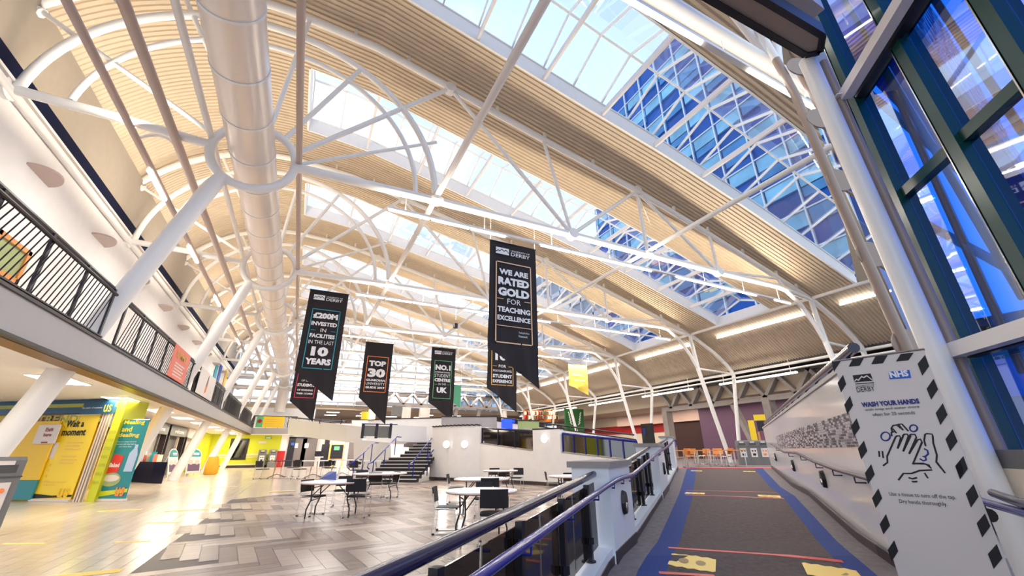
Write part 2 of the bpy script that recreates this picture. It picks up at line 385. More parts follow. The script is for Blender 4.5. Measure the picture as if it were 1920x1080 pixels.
# longitudinal ties
def tie(label, pts, r, m='white_steel', name='tie_tube', cat='steel tube', seg=10):
    return MB().tube(pts, r, seg).build(name, m, None, True, label=label, cat=cat)
tie('tan tube running along the hall through the node plates left of centre', [(3.17, TY[0]-2, 10.12), (3.17, TY[6], 10.12)], .11, 'beam_white')
tie('white tube running along the hall across the truss middles', [(13.4, TY[0], 10.1), (13.4, TY[6], 10.1)], .1)
tie('white eaves tube running along the right edge of the vault', [(26.3, 9.5, 9.78), (26.3, TY[6], 9.78)], .1)
tie('white tube low along the eaves on top of the outer posts', [(30.55, 10.4, 7.05), (30.55, TY[6], 7.05)], .1)
tie('second white tube just under the low eaves tube', [(30.1, 10.4, 6.6), (30.1, TY[6], 6.6)], .07)
tie('slim white tube touching the left side of the wheel rings', [(-3.75, 5, 10.12), (-3.75, TY[6], 10.12)], .085)
tie('slim tan tube on the right side of the wheel rings beside the duct', [(-1.38, 5, 10.0), (-1.38, TY[6], 10.0)], .09, 'pipe_tan')
pa = tie('tan tube along the hall left of the duct, nearer the wall', [(-5.5, 5, 9.72), (-5.5, TY[6], 9.72)], .095, 'pipe_tan')
pb = tie('tan tube along the hall left of the duct, nearer the duct', [(-4.5, 5, 9.72), (-4.5, TY[6], 9.72)], .115, 'pipe_tan')
for k in range(12):
    y = 8.4+4.5*k
    MB().tube([(-5.5+1.0*i/8, y, 9.72+.28*math.sin(PI*i/8)) for i in range(9)], .05, 8).build('hoop', 'white_steel', None, True,
        label='white hoop joining the two tan tubes, %s from the camera' % NTH[k], cat='hoop', group='hoops between the two tan tubes')
for k, y in enumerate([at_x(a, b_, -5.5).y for a, b_ in ((305, 322), (368, 458), (412, 548))]+[38., 46., 54.]):
    f = MB().box((-5.56, y-.9, 9.55), (-5.44, y+.9, 9.62)).build('tube_light', 'lamp', None, label='bright tube lamp clipped under the outer tan tube, %s one' % NTH[k], cat='lamp', group='lamps under the outer tan tube')
    area('tube_lamp', (-5.5, y, 9.45), .10, 1.8, 90, roll_to=(1, 0, 0))
    area('uplight_fill', (-5.5, y-2.2, 9.88), .10, 3.0, 210, direction=(-.25, 0, 1), roll_to=(1, 0, 0), col=(1, .88, .68))  # warm uplight added beside each tube to brighten the left vault
for s, (a, q) in enumerate((((13.3, TY[1], 13.5), (17.2, 15.3, 13.2)), ((17.2, 15.3, 13.2), (13.6, 17.5, 10.0)))):
    tie('thin white bracing rod crossing behind the near truss, '+('upper one' if s == 0 else 'lower one'), [a, q], .025, name='bracing_rod', cat='rod', seg=6)
# light rows under the trusses
for k in range(0, 7):
    z = 9.3 if k == 0 else 9.15
    x0, x1 = (3.4, 10.6) if k == 0 else (1.5, 24.1)
    rt = empty('light_rail', ((x0+x1)/2, TY[k], z), 0, 'long white light rail hung under the truss '+ORD[k], 'light rail', 'light rails under the trusses')
    MB().box((x0, TY[k]-.06, z), (x1, TY[k]+.06, z+.09)).build('rail_body', 'white_steel', rt)
    n = 5 if k == 0 else 15; st = (x1-x0)/n
    for i in range(n):
        if k > 0 and i % 5 == 3: continue
        if k == 0 and i == 2: continue
        MB().tube([(x0+st*i+.05, TY[k], z-.045), (x0+st*(i+1)-.05, TY[k], z-.045)], .035, 8).build('tube_lamp', 'lamp', rt, True)
    for x in np.arange(x0+.6, x1, 3.): MB().tube([(x, TY[k], z+.05), (x, TY[k], 9.9)], .012, 5).build('hanger', 'white_steel', rt)
    area('row_lamp_down', ((x0+x1)/2, TY[k], z-.10), x1-x0, .05, (70 if k > 2 else 55 if k else 5)*(x1-x0)/2)
    area('row_lamp_up', ((x0+x1)/2, TY[k], z+.12), x1-x0, .05, (44 if k else 4)*(x1-x0)/2, direction=(0, 0, 1), col=(1, .88, .68))
for k in range(1, 6):       # lamps along the eaves
    ya = TY[k]+1.2; x = 27.7
    rt = empty('eaves_light', (x, ya, 9.3), 0, 'row of three tube lamps along the eaves, %s bay' % ['', 'nearest', 'second', 'third', 'fourth', 'farthest'][k], 'lamp', 'eaves lamp rows')
    for i in range(3):
        MB().tube([(x, ya+2.2*i, skin(x)-.16), (x, ya+2.2*i+2.1, skin(x)-.16)], .06, 8).build('tube_lamp', 'lamp', rt, True)
    area('eaves_lamp', (x, ya+3.3, skin(x)-.3), .2, 6.5, 160, direction=(-.4, 0, -1), roll_to=(1, 0, 0))
rt = empty('eaves_light', (27.7, 9.2, 9.3), 0, 'short tube lamp row on the eaves beside the lattice column', 'lamp', 'eaves lamp rows')
MB().tube([(27.7, 9.3, skin(27.7)-.16), (27.7, 11.8, skin(27.7)-.16)], .06, 8).build('tube_lamp', 'lamp', rt, True)
for k in range(1, 6):       # white box luminaires with softly glowing bodies, hung over the right terrace
    ya = 13.6+9*(k-1)+3.2
    rt = empty('hung_luminaire', (30.6, ya, 6.4), 0, 'white linear luminaire hung in front of the concrete lattice, '+['nearest', 'second', 'third', 'fourth', 'farthest'][k-1], 'lamp', 'hung luminaires by the lattice')
    MB().box((30.5, ya, 6.33), (30.72, ya+6.2, 6.45)).build('body', 'lamp_soft', rt)
    for y in (ya+.4, ya+5.8): MB().tube([(30.6, y, 6.4), (30.6, y, 7.4)], .02, 5).build('hanger', 'white_steel', rt)
# ---------------------------------------------------------------- air duct
rt = empty('air_duct', (-2.6, 4, 9.8), 0, 'fat silver spiral air duct running through the truss wheels', 'duct')
for i in range(34):
    y = 2.5+1.62*i
    b = MB(); pts = [(-2.62, y+1.62*j/8, 9.87) for j in range(9)]
    b.tube(pts, [.60+.006*(j % 2) for j in range(9)], 28); b.build('duct_section', 'duct', rt, True)
    MB().tube([(-2.62, y-.03, 9.87), (-2.62, y+.03, 9.87)], .622, 28).build('collar', 'white_steel', rt, True)
MB().tube([(-2.62, 57.4, 9.87), (-2.62, 58.6, 9.5), (-2.62, 59.2, 8.6), (-2.62, 59.3, 6.0)], .6, 24).build('down_bend', 'duct', rt, True)
# ================================================================ LEFT SIDE
struct(MB().box((-8.6, -2, 3.8), (-8.1, YEND, 10.3)), 'wall_left', 'plaster')
struct(MB().box((-8.75, -2, 11.08), (-8.32, YEND, 13.1)), 'wall_left.001', 'grey_panel')
struct(MB().box((-8.6, -2, 10.3), (-8.29, YEND, 11.08)), 'window_8', 'slot')
struct(MB().tube([(-8.0, -2, 10.0), (-8.0, YEND, 10.0)], .12), 'trim_2', 'white_steel', smooth=True)
struct(MB().box((-8.3, -2, 10.22), (-7.95, YEND, 10.30)), 'trim_3', 'beam_white')
for k in range(1, 7): MB().disc((-8.05, TY[k], 10.05), (1, 0, 0), .3, .12, 16).build('wall_plate', 'white_steel', None, True, label='round white plate where a truss meets the left wall, %s one' % NTH[k-1], cat='plate', group='truss wall plates')
for i in range(12):
    y = 15.0+4.4*i
    b = MB().hexa([(-8.1+.50*math.sin(t), y-.62*math.cos(t), 8.98+.10*math.sin(t)) for t in np.linspace(0, PI, 13)], [(-8.1+.50*math.sin(t), y-.62*math.cos(t), 9.04+.10*math.sin(t)) for t in np.linspace(0, PI, 13)]).build('wall_light', 'pipe_tan', None, label='half round tan wall light high on the left wall, %s one' % NTH[i], cat='wall light', group='round tan wall lights on the left wall')
# balcony slab
struct(MB().box((-8.6, -2, 3.2), (-4.42, 52.6, 3.70)), 'floor', 'plaster')
struct(MB().box((-4.42, -2, 3.16), (-4.36, 52.6, 3.74)), 'trim_4', 'fascia')
struct(MB().box((-4.46, -2, 3.74), (-4.32, 52.6, 3.79)), 'trim_5', 'black_trim')
struct(MB().box((-4.46, -2, 3.11), (-4.33, 52.6, 3.16)), 'trim_6', 'black_trim')
struct(MB().box((-4.8, -2, 3.10), (-4.46, 52.6, 3.2)), 'trim_7', 'wood_dark')
struct(MB().box((-12.5, -2, 3.12), (-4.8, 52.6, 3.2)), 'ceiling', 'plaster')
# balustrade in panels between the truss legs
SECN = ['nearest panel left of the first sloping leg', 'panel between the first and second sloping legs', 'panel between the second and third sloping legs', 'panel between the third and fourth sloping legs', 'farthest panel before the corner']
leg_x = lambda z: -5.88+z*(2.48/8.5)
for k in range(5):
    ya = (4.8 if k == 0 else TY[k]+.45); yb = TY[k+1]-.35 if k < 4 else 51.6
    rt = empty('balustrade', (-4.4, ya, 3.79), 0, 'black balcony railing with slanting bars, '+SECN[k], 'railing', 'balcony railing panels')
    MB().tube([(-4.4, ya, 4.88), (-4.4, yb, 4.88)], .035, 8).build('top_rail', 'black_trim', rt, True)
    MB().tube([(-4.4, ya, 3.86), (-4.4, yb, 3.86)], .025, 6).build('bottom_rail', 'black_trim', rt, True)
    MB().tube([(-4.52, ya, 5.03), (-4.52, yb, 5.03)], .06, 8).build('hand_rail', 'dark', rt, True)
    np_ = max(2, int((yb-ya)/1.35)); st = (yb-ya-.1)/np_
    for i in range(np_+1):
        y = ya+.05+st*i
        MB().beam((-4.44, y, 3.79), (-4.44, y, 5.0), .04, .08, up=(0, 1, 0)).build('post', 'dark', rt)
    if k < 2:
        y = ya+.1
        while y < yb-.55:
            MB().tube([(-4.4, y, 3.86), (-4.4, y+.5, 4.88)], .011, 5).build('bar', 'black_trim', rt); y += .155 if k == 0 else .175
    else:
        b = MB(); y = ya+.1
        while y < yb-.6: b.tube([(-4.4, y, 3.86), (-4.4, y+.5, 4.88)], .012, 4); y += .19
        b.build('bars', 'black_trim', rt, kind='stuff')
        MB().box((-4.48, ya+.3, 3.9), (-4.47, yb-.3, 4.8)).build('grey_screen', 'bin_grey', rt)
def board_y(name, x, ya, yb, z0, z1, m, label, cat, th=.03, parent=None):
    return MB().box((x, ya, z0), (x+th, yb, z1)).build(name, m, parent, **({'label': label, 'cat': cat} if label else {}))
q0, q1 = at_x(325, 725, -4.33), at_x(350, 730, -4.33)
b = board_y('poster_banner', -4.345, 17.6, 20.0, 3.85, 4.95, 'coral', 'coral red printed banner tied on the balcony railing', 'banner', .015)
text('SUMMER', Vector((-4.32, 18.8, 4.55)), Vector((0, 1, 0)), Z, 1.6, .25, 'ink_gold', b, bold=.02)
for i in range(5): MB().box((-4.328, 18.1, 4.4-.1*i), (-4.322, 19.5-.2*(i % 2), 4.36-.1*i)).build('print_line', 'poster_white', b)
b = board_y('poster_banner', -4.345, 22.3, 26.2, 3.85, 4.95, 'poster_white', 'white banner with a small coloured figure tied on the balcony railing', 'banner', .015)
MB().poly_on(Vector((-4.325, 24.2, 4.0)), Vector((0, 1, 0)), Z, [(-.2, 0), (.15, .1), (.25, .5), (.1, .85), (-.1, .55)]).build('print_figure', 'ink_orange', b)
MB().poly_on(Vector((-4.322, 24.2, 4.0)), Vector((0, 1, 0)), Z, [(-.1, .3), (.1, .35), (.1, .75), (0, .85)]).build('print_figure', 'ink_teal', b)
# things on the balcony wall
rt = empty('picture_frame', (-8.0, 15.4, 6.5), 0, 'wooden framed picture on the balcony wall behind the railing', 'picture')
MB().box((-8.1, 14.6, 6.0), (-8.05, 16.0, 6.95)).build('picture', 'food_green', rt)
for a, c in (((14.5, 5.95), (16.1, 6.08)), ((14.5, 6.85), (16.1, 6.98)), ((14.5, 5.95), (14.65, 6.98)), ((15.95, 5.95), (16.1, 6.98))):
    MB().box((-8.1, a[0], a[1]), (-8.0, c[0], c[1])).build('frame_side', 'orange_wood', rt)
rt = empty('notice_board', (-8.0, 13.2, 6), 0, 'low wooden framed board on the balcony wall at the left edge', 'picture')
MB().box((-8.1, 12.3, 4.9), (-8.04, 14.0, 5.3)).build('board', 'orange_wood', rt)
for i, (m, px, py) in enumerate((('ink_teal', 403, 700), ('ink_blue', 411, 700), ('yellow_deep', 422, 708))):
    q = at_x(px, py, -8.08); MB().box((-8.08, q.y-.55, q.z-.8), (-8.02, q.y+.55, q.z+.8)).build('wall_art', m, None, label=['teal shaped panel on the far left upper wall', 'blue shaped panel on the far left upper wall', 'yellow shaped panel on the far left upper wall'][i], cat='wall art')
# soffit lights
for i, y in enumerate((9.2, 14.3, 18.8, 23.3, 27.8, 32.3, 36.8, 41.3, 46, 50)):
    rt = empty('soffit_light', (-5.6, y, 3.1), 0, 'flat square lit panel in the balcony underside, %s from the camera' % NTH[i], 'lamp', 'square lamps under the balcony')
    MB().box((-5.95, y-.75, 3.095), (-5.25, y+.75, 3.125)).build('diffuser', 'lamp', rt)
    MB().box((-6.0, y-.8, 3.10), (-5.2, y+.8, 3.13)).build('frame', 'white_steel', rt)
    area('soffit_lamp', (-5.6, y, 3.06), .7, 1.5, 75, col=(1, .86, .62))
# ================================================================ FLOORS
# herringbone field: 300 nearest planks as parts, the rest joined
field = [at_z(222, 1080), at_z(408, 939), at_z(560, 924.6), Vector((4.5, 20.8, 0)), Vector((5.45, 21.3, 0)), Vector((6.7, 23.2, 0)), Vector((8.35, 20.7, 0)), Vector((9.5, 17.2, 0)), Vector((10.1, 15.6, 0)), Vector((10.6, 14.2, 0)), Vector((9.5, 9.5, 0)), Vector((4.4, 5.9, 0)), Vector((3.35, 4.9, 0)), Vector((.15, 2.0, 0)), Vector((-1.6, 2.0, 0))]
def inside(q, poly):
    c = False; n = len(poly)
    for i in range(n):
        a, b_ = poly[i], poly[i-1]
        if (a[1] > q[1]) != (b_[1] > q[1]) and q[0] < (b_[0]-a[0])*(q[1]-a[1])/(b_[1]-a[1])+a[0]: c = not c
    return c
fp = [(q.x, q.y) for q in field]
froot = struct(MB().prism(fp, -.02, -.002), 'floor.001', 'skirting')
PW, PL_ = .23, 1.15
hd = math.radians(83)
d1 = Vector((math.sin(hd), math.cos(hd), 0)); d2 = Vector((math.cos(hd), -math.sin(hd), 0))   # the two plank directions
planks = []
NR = int(PL_/PW)
for i in range(-110, 110):
    for j in range(-26, 26):
        # classic herringbone lattice
        o = d1*(PW*i)+d2*(PW*i)+(d1*PL_-d2*PL_)*j
        for t in (0, 1):
            if t == 0: c = [o, o+d1*PL_, o+d1*PL_+d2*PW, o+d2*PW]
            else: c = [o+d2*PW, o+d2*(PW+PL_), o+d2*(PW+PL_)+d1*PW, o+d2*PW+d1*PW]
            m = (c[0]+c[2])/2
            if m.y < 2 or m.y > 25: continue
            k = sum(inside((q.x, q.y), fp) for q in c)
            if inside((m.x, m.y), fp) and k >= 3: planks.append((m.length, t, o if t == 0 else o+d2*PW, m))
planks.sort(key=lambda q: q[0])
seen = [q for q in planks]
vis = []
for q in planks:
    v = q[3]-EYE; d = v.dot(FW)
    if d > 0:
        px = 960+FPX*v.dot(RT)/d; py = 540-FPX*v.dot(UP)/d
        if -40 < px < 1300 and py < 1110: vis.append(q); continue
def plank_mesh(t):
    g = .004; b = L(); z1 = .0
    if t == 0: c = [d1*g+d2*g, d1*(PL_-g)+d2*g, d1*(PL_-g)+d2*(PW-g), d1*g+d2*(PW-g)]
    else: c = [d1*g+d2*g, d2*(PL_-g)+d1*g, d2*(PL_-g)+d1*(PW-g), d2*g+d1*(PW-g)]
    b.hexa([v+Vector((0, 0, -.004)) for v in c], [v for v in c]); return b
pm = []
for t in (0, 1):
    o = plank_mesh(t).build('plank', 'plank_wood', froot); pm.append(o)
used = [False, False]; ids = set()
for n_, q in enumerate(vis[:300]):
    t = q[1]; ids.add(id(q))
    if not used[t]: o = pm[t]; used[t] = True
    else: o = pm[t].copy(); C.objects.link(o); o.parent = froot
    o.location = q[2]+Vector((0, 0, .002))
bm_ = MB(); tones = []
for q in planks:
    if id(q) in ids: continue
    pb_ = plank_mesh(q[1]); n = len(bm_.v); bm_.v += [(v[0]+q[2].x, v[1]+q[2].y, v[2]+.002) for v in pb_.v]; bm_.f += [tuple(i+n for i in f) for f in pb_.f]
    tones += [random.random()]*len(pb_.f)
o = bm_.build('planks', 'plank_wood', froot, kind='stuff')
at_ = o.data.attributes.new('tone', 'FLOAT', 'FACE'); at_.data.foreach_set('value', tones)
# dark wood patch by the far doors
fb = [at_z(475, 895.5), at_z(499, 878.5), at_z(640, 876), at_z(690, 897), at_z(600, 899)]
struct(MB().prism([(q.x, q.y) for q in fb], -.02, .004), 'floor.002', 'plank_wood')
# pale boards of the walkway, one row group visible near the camera
rows = MB(); tn = []
x = -9.
while x < -1.75:
    for y in np.arange(4, 50, 2.4):
        off = 1.2*(int(x*5) % 2)
        n = len(rows.f); rows.box((x+.003, y+off+.003, -.02), (x+.197, y+off+2.397, .0)); tn += [random.random()]*(len(rows.f)-n)
    x += .2
o = struct(rows, 'floor.003', 'pale_plank'); at_ = o.data.attributes.new('tone', 'FLOAT', 'FACE'); at_.data.foreach_set('value', tn)
# yellow floor stickers in the hall
for i, (px, py) in enumerate(((225, 957), (350, 957), (338, 912), (422, 913), (530, 921), (140, 1078))):
    q = at_z(px, py, .003)
    MB().box((q.x-.45, q.y-.1, .001), (q.x+.45, q.y+.1, .004)).build('floor_sticker', 'sticker', None, label='yellow distance sticker on the pale hall floor, '+['near the teal banner', 'right of the teal banner row', 'in front of the second leg', 'in front of the third leg', 'beside the first black chair', 'cut by the bottom frame edge'][i], cat='floor sticker', group='yellow stickers on the pale hall floor')
for i, (pa_, pb2) in enumerate((((5, 1020), (84, 1019)), ((215, 1017), (280, 1015)), ((280, 980), (330, 980)))):
    a, c = at_z(*pa_), at_z(*pb2); MB().beam(a+Z*.002, c+Z*.002, .08, .003).build('floor_tape', 'sticker', None, label=['strip of yellow tape on the pale floor at the left edge', 'strip of yellow tape beside the herringbone edge', 'short strip of yellow tape farther along the pale floor'][i], cat='tape')
# ---------------------------------------------------------------- ramp
secs = [(1142, 1690, 1070, .02), (1165, 1650, 1042, .08), (1192, 1612, 1015, .08), (1245, 1518, 930, .3), (1255, 1487, 913, .3), (1271, 1448, 878, .5)]
RL = [at_z(l, y, z) for l, r, y, z in secs]; RR_ = [at_z(r, y, z) for l, r, y, z in secs]
# straighten: left kerb and right wall lines
dL = (RL[1]-RL[0]).normalized()
hv = Vector((math.sin(math.radians(53.3)), math.cos(math.radians(53.3)), 0))
h48 = Vector((math.sin(math.radians(48)), math.cos(math.radians(48)), 0))
RL.insert(0, RL[0]-h48*6-Z*.22); RR_.insert(0, RR_[0]-hv*2.6-Z*.03)
ko = Vector((-hv.y, hv.x, 0))*.3
gp = [(-14, 56), (-14, -6), (-2.5, -6), (RL[0].x-.2, RL[0].y+.2)]+[(q.x+ko.x, q.y+ko.y) for q in RL[1:5]]+[(13, 13.5), (13.5, 56)]
struct(MB().prism(gp, -.3, -.02), 'floor', 'pale_plank')
ge = [(-2.5, -6), (16, -6), (16, 2.0), (RR_[1].x+.2, RR_[1].y-.1), (RR_[0].x, RR_[0].y), (RL[0].x, RL[0].y)]
struct(MB().prism(ge, -.5, -.24), 'floor', 'carpet_edge')
ge = [(1.5, -6), (16, -6), (16, 2.2), (RR_[1].x+.2, RR_[1].y-.1), (RR_[0].x, RR_[0].y)]
struct(MB().prism(ge, -.3, -.012), 'floor', 'carpet_edge')
def lerp(a, b_, t): return a+(b_-a)*t
rroot = empty('floor.004', RL[0], kind='structure')
def strip(t0, t1, name, m, dz=0., i0=0, i1=None, parent=rroot, th=.15):
    i1 = len(RL)-1 if i1 is None else i1
    b = MB()
    for i in range(i0, i1):
        b.slab([lerp(RL[i], RR_[i], t0)+Z*dz, lerp(RL[i], RR_[i], t1)+Z*dz, lerp(RL[i+1], RR_[i+1], t1)+Z*dz, lerp(RL[i+1], RR_[i+1], t0)+Z*dz], th)
    return b.build(name, m, parent)
TB0, TB1, TB2, TB3 = .10, .20, .815, .90
# measured positions of the blue bands at each section (fractions across)
strip(-.02, 1.02, 'ramp_slab', 'concrete', -.03, th=.4)
strip(0, TB0, 'edge_carpet', 'carpet_edge', th=.03); strip(TB0, TB1, 'blue_band', 'carpet_blue', .001, th=.03); strip(TB1, TB2, 'carpet', 'carpet', th=.03)
strip(TB2, TB3, 'blue_band', 'carpet_blue', .001, th=.03); strip(TB3, 1, 'edge_carpet', 'carpet_edge', th=.03)
from mathutils.bvhtree import BVHTree
bv, bf = [], []
for c_ in rroot.children:
    if c_.name.startswith('ramp_slab'): continue
    n_ = len(bv); o_ = origin(rroot); bv += [v.co+o_ for v in c_.data.vertices]; bf += [tuple(k+n_ for k in q.vertices) for q in c_.data.polygons]
RAMP = BVHTree.FromPolygons(bv, bf)
def drop(q, dz): h_ = RAMP.ray_cast(Vector((q.x, q.y, 5)), Vector((0, 0, -1)))[0]; return (h_ if h_ is not None else q)+Z*dz
def ramp_pt(px, py, dz=.006):                       # sight line onto the ramp surface
    h_ = RAMP.ray_cast(EYE, ray((px, py)))[0]; return (h_ if h_ is not None else at_z(px, py, .05))+Z*dz
for i, (a, c, wd, m) in enumerate((((1253, 1027), (1580, 1053), .09, 'tape_red'), ((1236, 1074), (1340, 1080), .09, 'tape_red'), ((1285, 928), (1470, 935), .07, 'tape_pink'), ((1287, 919.5), (1455, 923), .06, 'tape_pink'))):
    A, B = ramp_pt(*a), ramp_pt(*c); s9 = Vector((B.y-A.y, A.x-B.x, 0)).normalized()*wd/2; T9 = [[drop(lerp(A, B, t/8)+s9, .004), drop(lerp(A, B, t/8)-s9, .004)] for t in range(9)]; tb = MB(); [tb.slab([T9[t][0], T9[t][1], T9[t+1][1], T9[t+1][0]], .003) for t in range(8)]; tb.build('ramp_tape', m, None, label='red tape line across the ramp carpet, '+['nearest whole line', 'at the bottom edge of the frame', 'lower of the far pair', 'upper of the far pair'][i], cat='tape', group='red tape lines on the ramp')
hs = Vector((hv.y, -hv.x, 0))
for i, (px, py, s, lb) in enumerate(((1298, 1054, 1, 'near left on the ramp'), (1560, 1074, 1, 'near right on the ramp, cut by the frame edge'), (1303, 925, .9, 'far left between the tape lines'), (1442, 930, .9, 'far right between the tape lines'), (1306, 883, .9, 'left one at the ramp top'), (1405, 884, .9, 'right one at the ramp top'))):
    P = ramp_pt(px, py, .0); rt = empty('ramp_sticker', P, 0, 'yellow notched footprint sticker, '+lb, 'floor sticker', 'yellow footprint stickers on the ramp')
    hs = Vector((hv.y, -hv.x, 0)); n = 8; W, D = .27*s, .21*s
    conf = lambda pts, dz: [drop(P+hs*x+hv*y, dz) for x, y in pts]
    pts = [(-W, -D)]+[(-W+2*W*(j+.5)/n, -D-(.03 if j % 2 else 0)) for j in range(n)]+[(W, -D), (W, D)]+[(W-2*W*(j+.5)/n, D+(.03 if j % 2 else 0)) for j in range(n)]+[(-W, D)]
    q = conf(pts, .004); sh_ = MB().hexa([v-Z*.003 for v in q], q).build('sheet', 'sticker', rt)
    for sx in (-.1, .1):
        q = conf([(sx*s+.06*s*math.cos(a), .08*s*math.sin(a)) for a in np.linspace(0, 2*PI, 12)[:-1]], .0055); MB().hexa([v-Z*.001 for v in q], q).build('footprint', 'sticker_dark', sh_)
# right glossy wall of the ramp
W0 = RR_[1]-hv*.55; W1 = RR_[-1]+hv*.3; WT = 2.45; wn = Vector((hv.y, -hv.x, 0))
b = MB(); b.prism([(W0.x, W0.y), (W1.x, W1.y), (W1.x+wn.x*.3, W1.y+wn.y*.3), (W0.x+wn.x*.3, W0.y+wn.y*.3)], -.1, WT-.06)
struct(b, 'wall_right', 'gloss_white')
struct(MB().prism([(W0.x-wn.x*.03, W0.y-wn.y*.03), (W1.x-wn.x*.03, W1.y-wn.y*.03), (W1.x+wn.x*.33, W1.y+wn.y*.33), (W0.x+wn.x*.33, W0.y+wn.y*.33)], WT-.06, WT), 'trim_8', 'fascia')
b = MB()
for i in range(1, len(RR_)-1):
    a, c = RR_[i], RR_[i+1]; b.hexa([a-wn*.02, c-wn*.02, c+wn*.02, a+wn*.02], [a-wn*.02+Z*.13, c-wn*.02+Z*.13, c+wn*.02+Z*.13, a+wn*.02+Z*.13])
struct(b, 'baseboard_right', 'skirting')
# mosaic band: thin tiles; near ones are parts
wroot = bpy.data.objects['wall_right']
wl = (W1-W0).length; zA, zB = 1.40, 1.86
nrow = 12; near = []; rest = {'tile_light': MB(), 'tile_mid': MB(), 'tile_dark': MB()}
tilem = {}
for m in rest:
    b = L(); b.beam(Vector((0, 0, 0)), hv*.148, .02, .030); tilem[m] = b.build('tile', m, wroot)
cnt = {m: 0 for m in rest}; total = 0
W0b = Vector((W0.x, W0.y, 0)); s = .15
while s < wl-.05:
    for r in range(nrow):
        z = zA+(zB-zA)*(r+.5)/nrow; m = random.choice(('tile_light', 'tile_light', 'tile_mid', 'tile_dark', 'tile_dark'))
        o_ = W0b+hv*(s+(.05 if r % 2 else 0))-wn*.004+Z*z
        if total < 288 and s > .5:
            o = tilem[m] if cnt[m] == 0 else tilem[m].copy()
            if cnt[m]: C.objects.link(o); o.parent = wroot
            o.location = o_; cnt[m] += 1; total += 1
        elif s < wl-.3: rest[m].beam(o_, o_+hv*.148, .02, .030)
    s += .16
for m, b in rest.items(): b.build('tiles', m, wroot, kind='stuff')
# handrail on the right wall
P0 = W0b
def on_wall(px, py, off): return at_pl(px, py, P0-wn*off, wn)
hr = [on_wall(a, c, .12) for a, c in ((1625, 897), (1568, 881), (1525, 865), (1492, 849), (1470, 848), (1445, 832))]
hr[0] = hr[0]
rt = empty('wall_handrail', hr[0], 0, 'dark blue handrail on brackets along the glossy right ramp wall', 'handrail')
MB().tube([hr[0]-hv*1.2-Z*.03]+hr, .03, 10).build('rail', 'dark_rail', rt, True)
for px, py in ((1600, 890), (1560, 879), (1528, 867), (1500, 854), (1478, 849), (1455, 839)):
    q = on_wall(px, py, .12); MB().tube([q, q-Z*.1, q-Z*.1+wn*.12], .012, 6).build('bracket', 'dark_rail', rt, True)
for i, (px, py) in enumerate(((1546, 898), (1489, 873), (1455.5, 857))):
    q = on_wall(px, py, .01); rt2 = empty('bulkhead_light', q, 0, 'oval black and chrome bulkhead lamp on the glossy ramp wall, '+['nearest', 'middle', 'farthest'][i], 'wall light', 'oval lamps on the right ramp wall')
    MB().hexa([q+hv*.14*math.cos(a)+Z*.17*math.sin(a) for a in np.linspace(0, 2*PI, 17)[:-1]], [q-wn*.06+hv*.12*math.cos(a)+Z*.15*math.sin(a) for a in np.linspace(0, 2*PI, 17)[:-1]]).build('housing', 'black_trim', rt2)
    MB().hexa([q-wn*.055+hv*.07*math.cos(a)+Z*(-.06+.07*math.sin(a)) for a in np.linspace(0, 2*PI, 13)[:-1]], [q-wn*.08+hv*.05*math.cos(a)+Z*(-.06+.05*math.sin(a)) for a in np.linspace(0, 2*PI, 13)[:-1]]).build('diffuser', 'chrome', rt2)
# rail on top of the right wall
rt = empty('parapet_rail', W0b+Z*WT, 0, 'dark rail on short posts along the top of the glossy ramp wall', 'railing')
A_ = W0b+hv*.2+wn*.15+Z*(WT+.2); B_ = Vector((W1.x, W1.y, 0))+wn*.15+Z*(WT+.2)
MB().tube([A_, B_], .07, 10).build('rail', 'dark_rail', rt, True)
for i in range(14):
    q = lerp(A_, B_, (i+.3)/14); MB().tube([q, q-Z*.2], .03, 6).build('post', 'dark', rt)
# ---------------------------------------------------------------- left kerb: piers, posts, glass, rails
kn = Vector((-hv.y, hv.x, 0))           # towards the hall
KA = RL[1]-hv*5.; 
def kz(s_pt):                            # ramp height at a point along the kerb
    s_ = (s_pt-RL[0]).dot(hv)
    for i in range(len(RL)-1):
        a = (RL[i]-RL[0]).dot(hv); b2 = (RL[i+1]-RL[0]).dot(hv)
        if s_ <= b2 or i == len(RL)-2: return RL[i].z+(RL[i+1].z-RL[i].z)*max(0, min(1, (s_-a)/(b2-a)))
kerb = MB()
for i in range(len(RL)-1):
    a, c = RL[i], RL[i+1]
    kerb.hexa([Vector((a.x, a.y, -.1)), Vector((c.x, c.y, -.1)), Vector((c.x, c.y, -.1))+kn*.32, Vector((a.x, a.y, -.1))+kn*.32], [a+Z*.17, c+Z*.17, c+kn*.32+Z*.17, a+kn*.32+Z*.17])
struct(kerb, 'wall_left.002', 'kerb_white')
b = MB()
for i in range(len(RL)-1):
    a, c = RL[i], RL[i+1]; b.hexa([a-kn*.012, c-kn*.012, c+kn*.01, a+kn*.01], [a-kn*.012+Z*.09, c-kn*.012+Z*.09, c+kn*.01+Z*.09, a+kn*.01+Z*.09])
struct(b, 'baseboard_left', 'skirting')
def kpt(s_):                             # point on the kerb line s metres from RL[1] (photo bottom edge)
    # piecewise along RL
    acc = -((RL[1]-RL[0]).length)
    for i in range(len(RL)-1):
        l = (RL[i+1]-RL[i]).length
        if s_ <= acc+l or i == len(RL)-2: return RL[i]+(RL[i+1]-RL[i])*((s_-acc)/l)
        acc += l
def s_at(px, py):
    best = None
    for s_ in np.arange(-4, 18, .02):
        q = kpt(s_); v = q-EYE; d = v.dot(FW)
        if d <= .1: continue
        x_ = 960+FPX*v.dot(RT)/d; y_ = 540-FPX*v.dot(UP)/d
        e = abs(x_-px)+.5*abs(y_-py)
        if best is None or e < best[0]: best = (e, s_)
    return best[1]
def project(q):
    v = Vector(q)-EYE; d = v.dot(FW); return (960+FPX*v.dot(RT)/d, 540-FPX*v.dot(UP)/d)
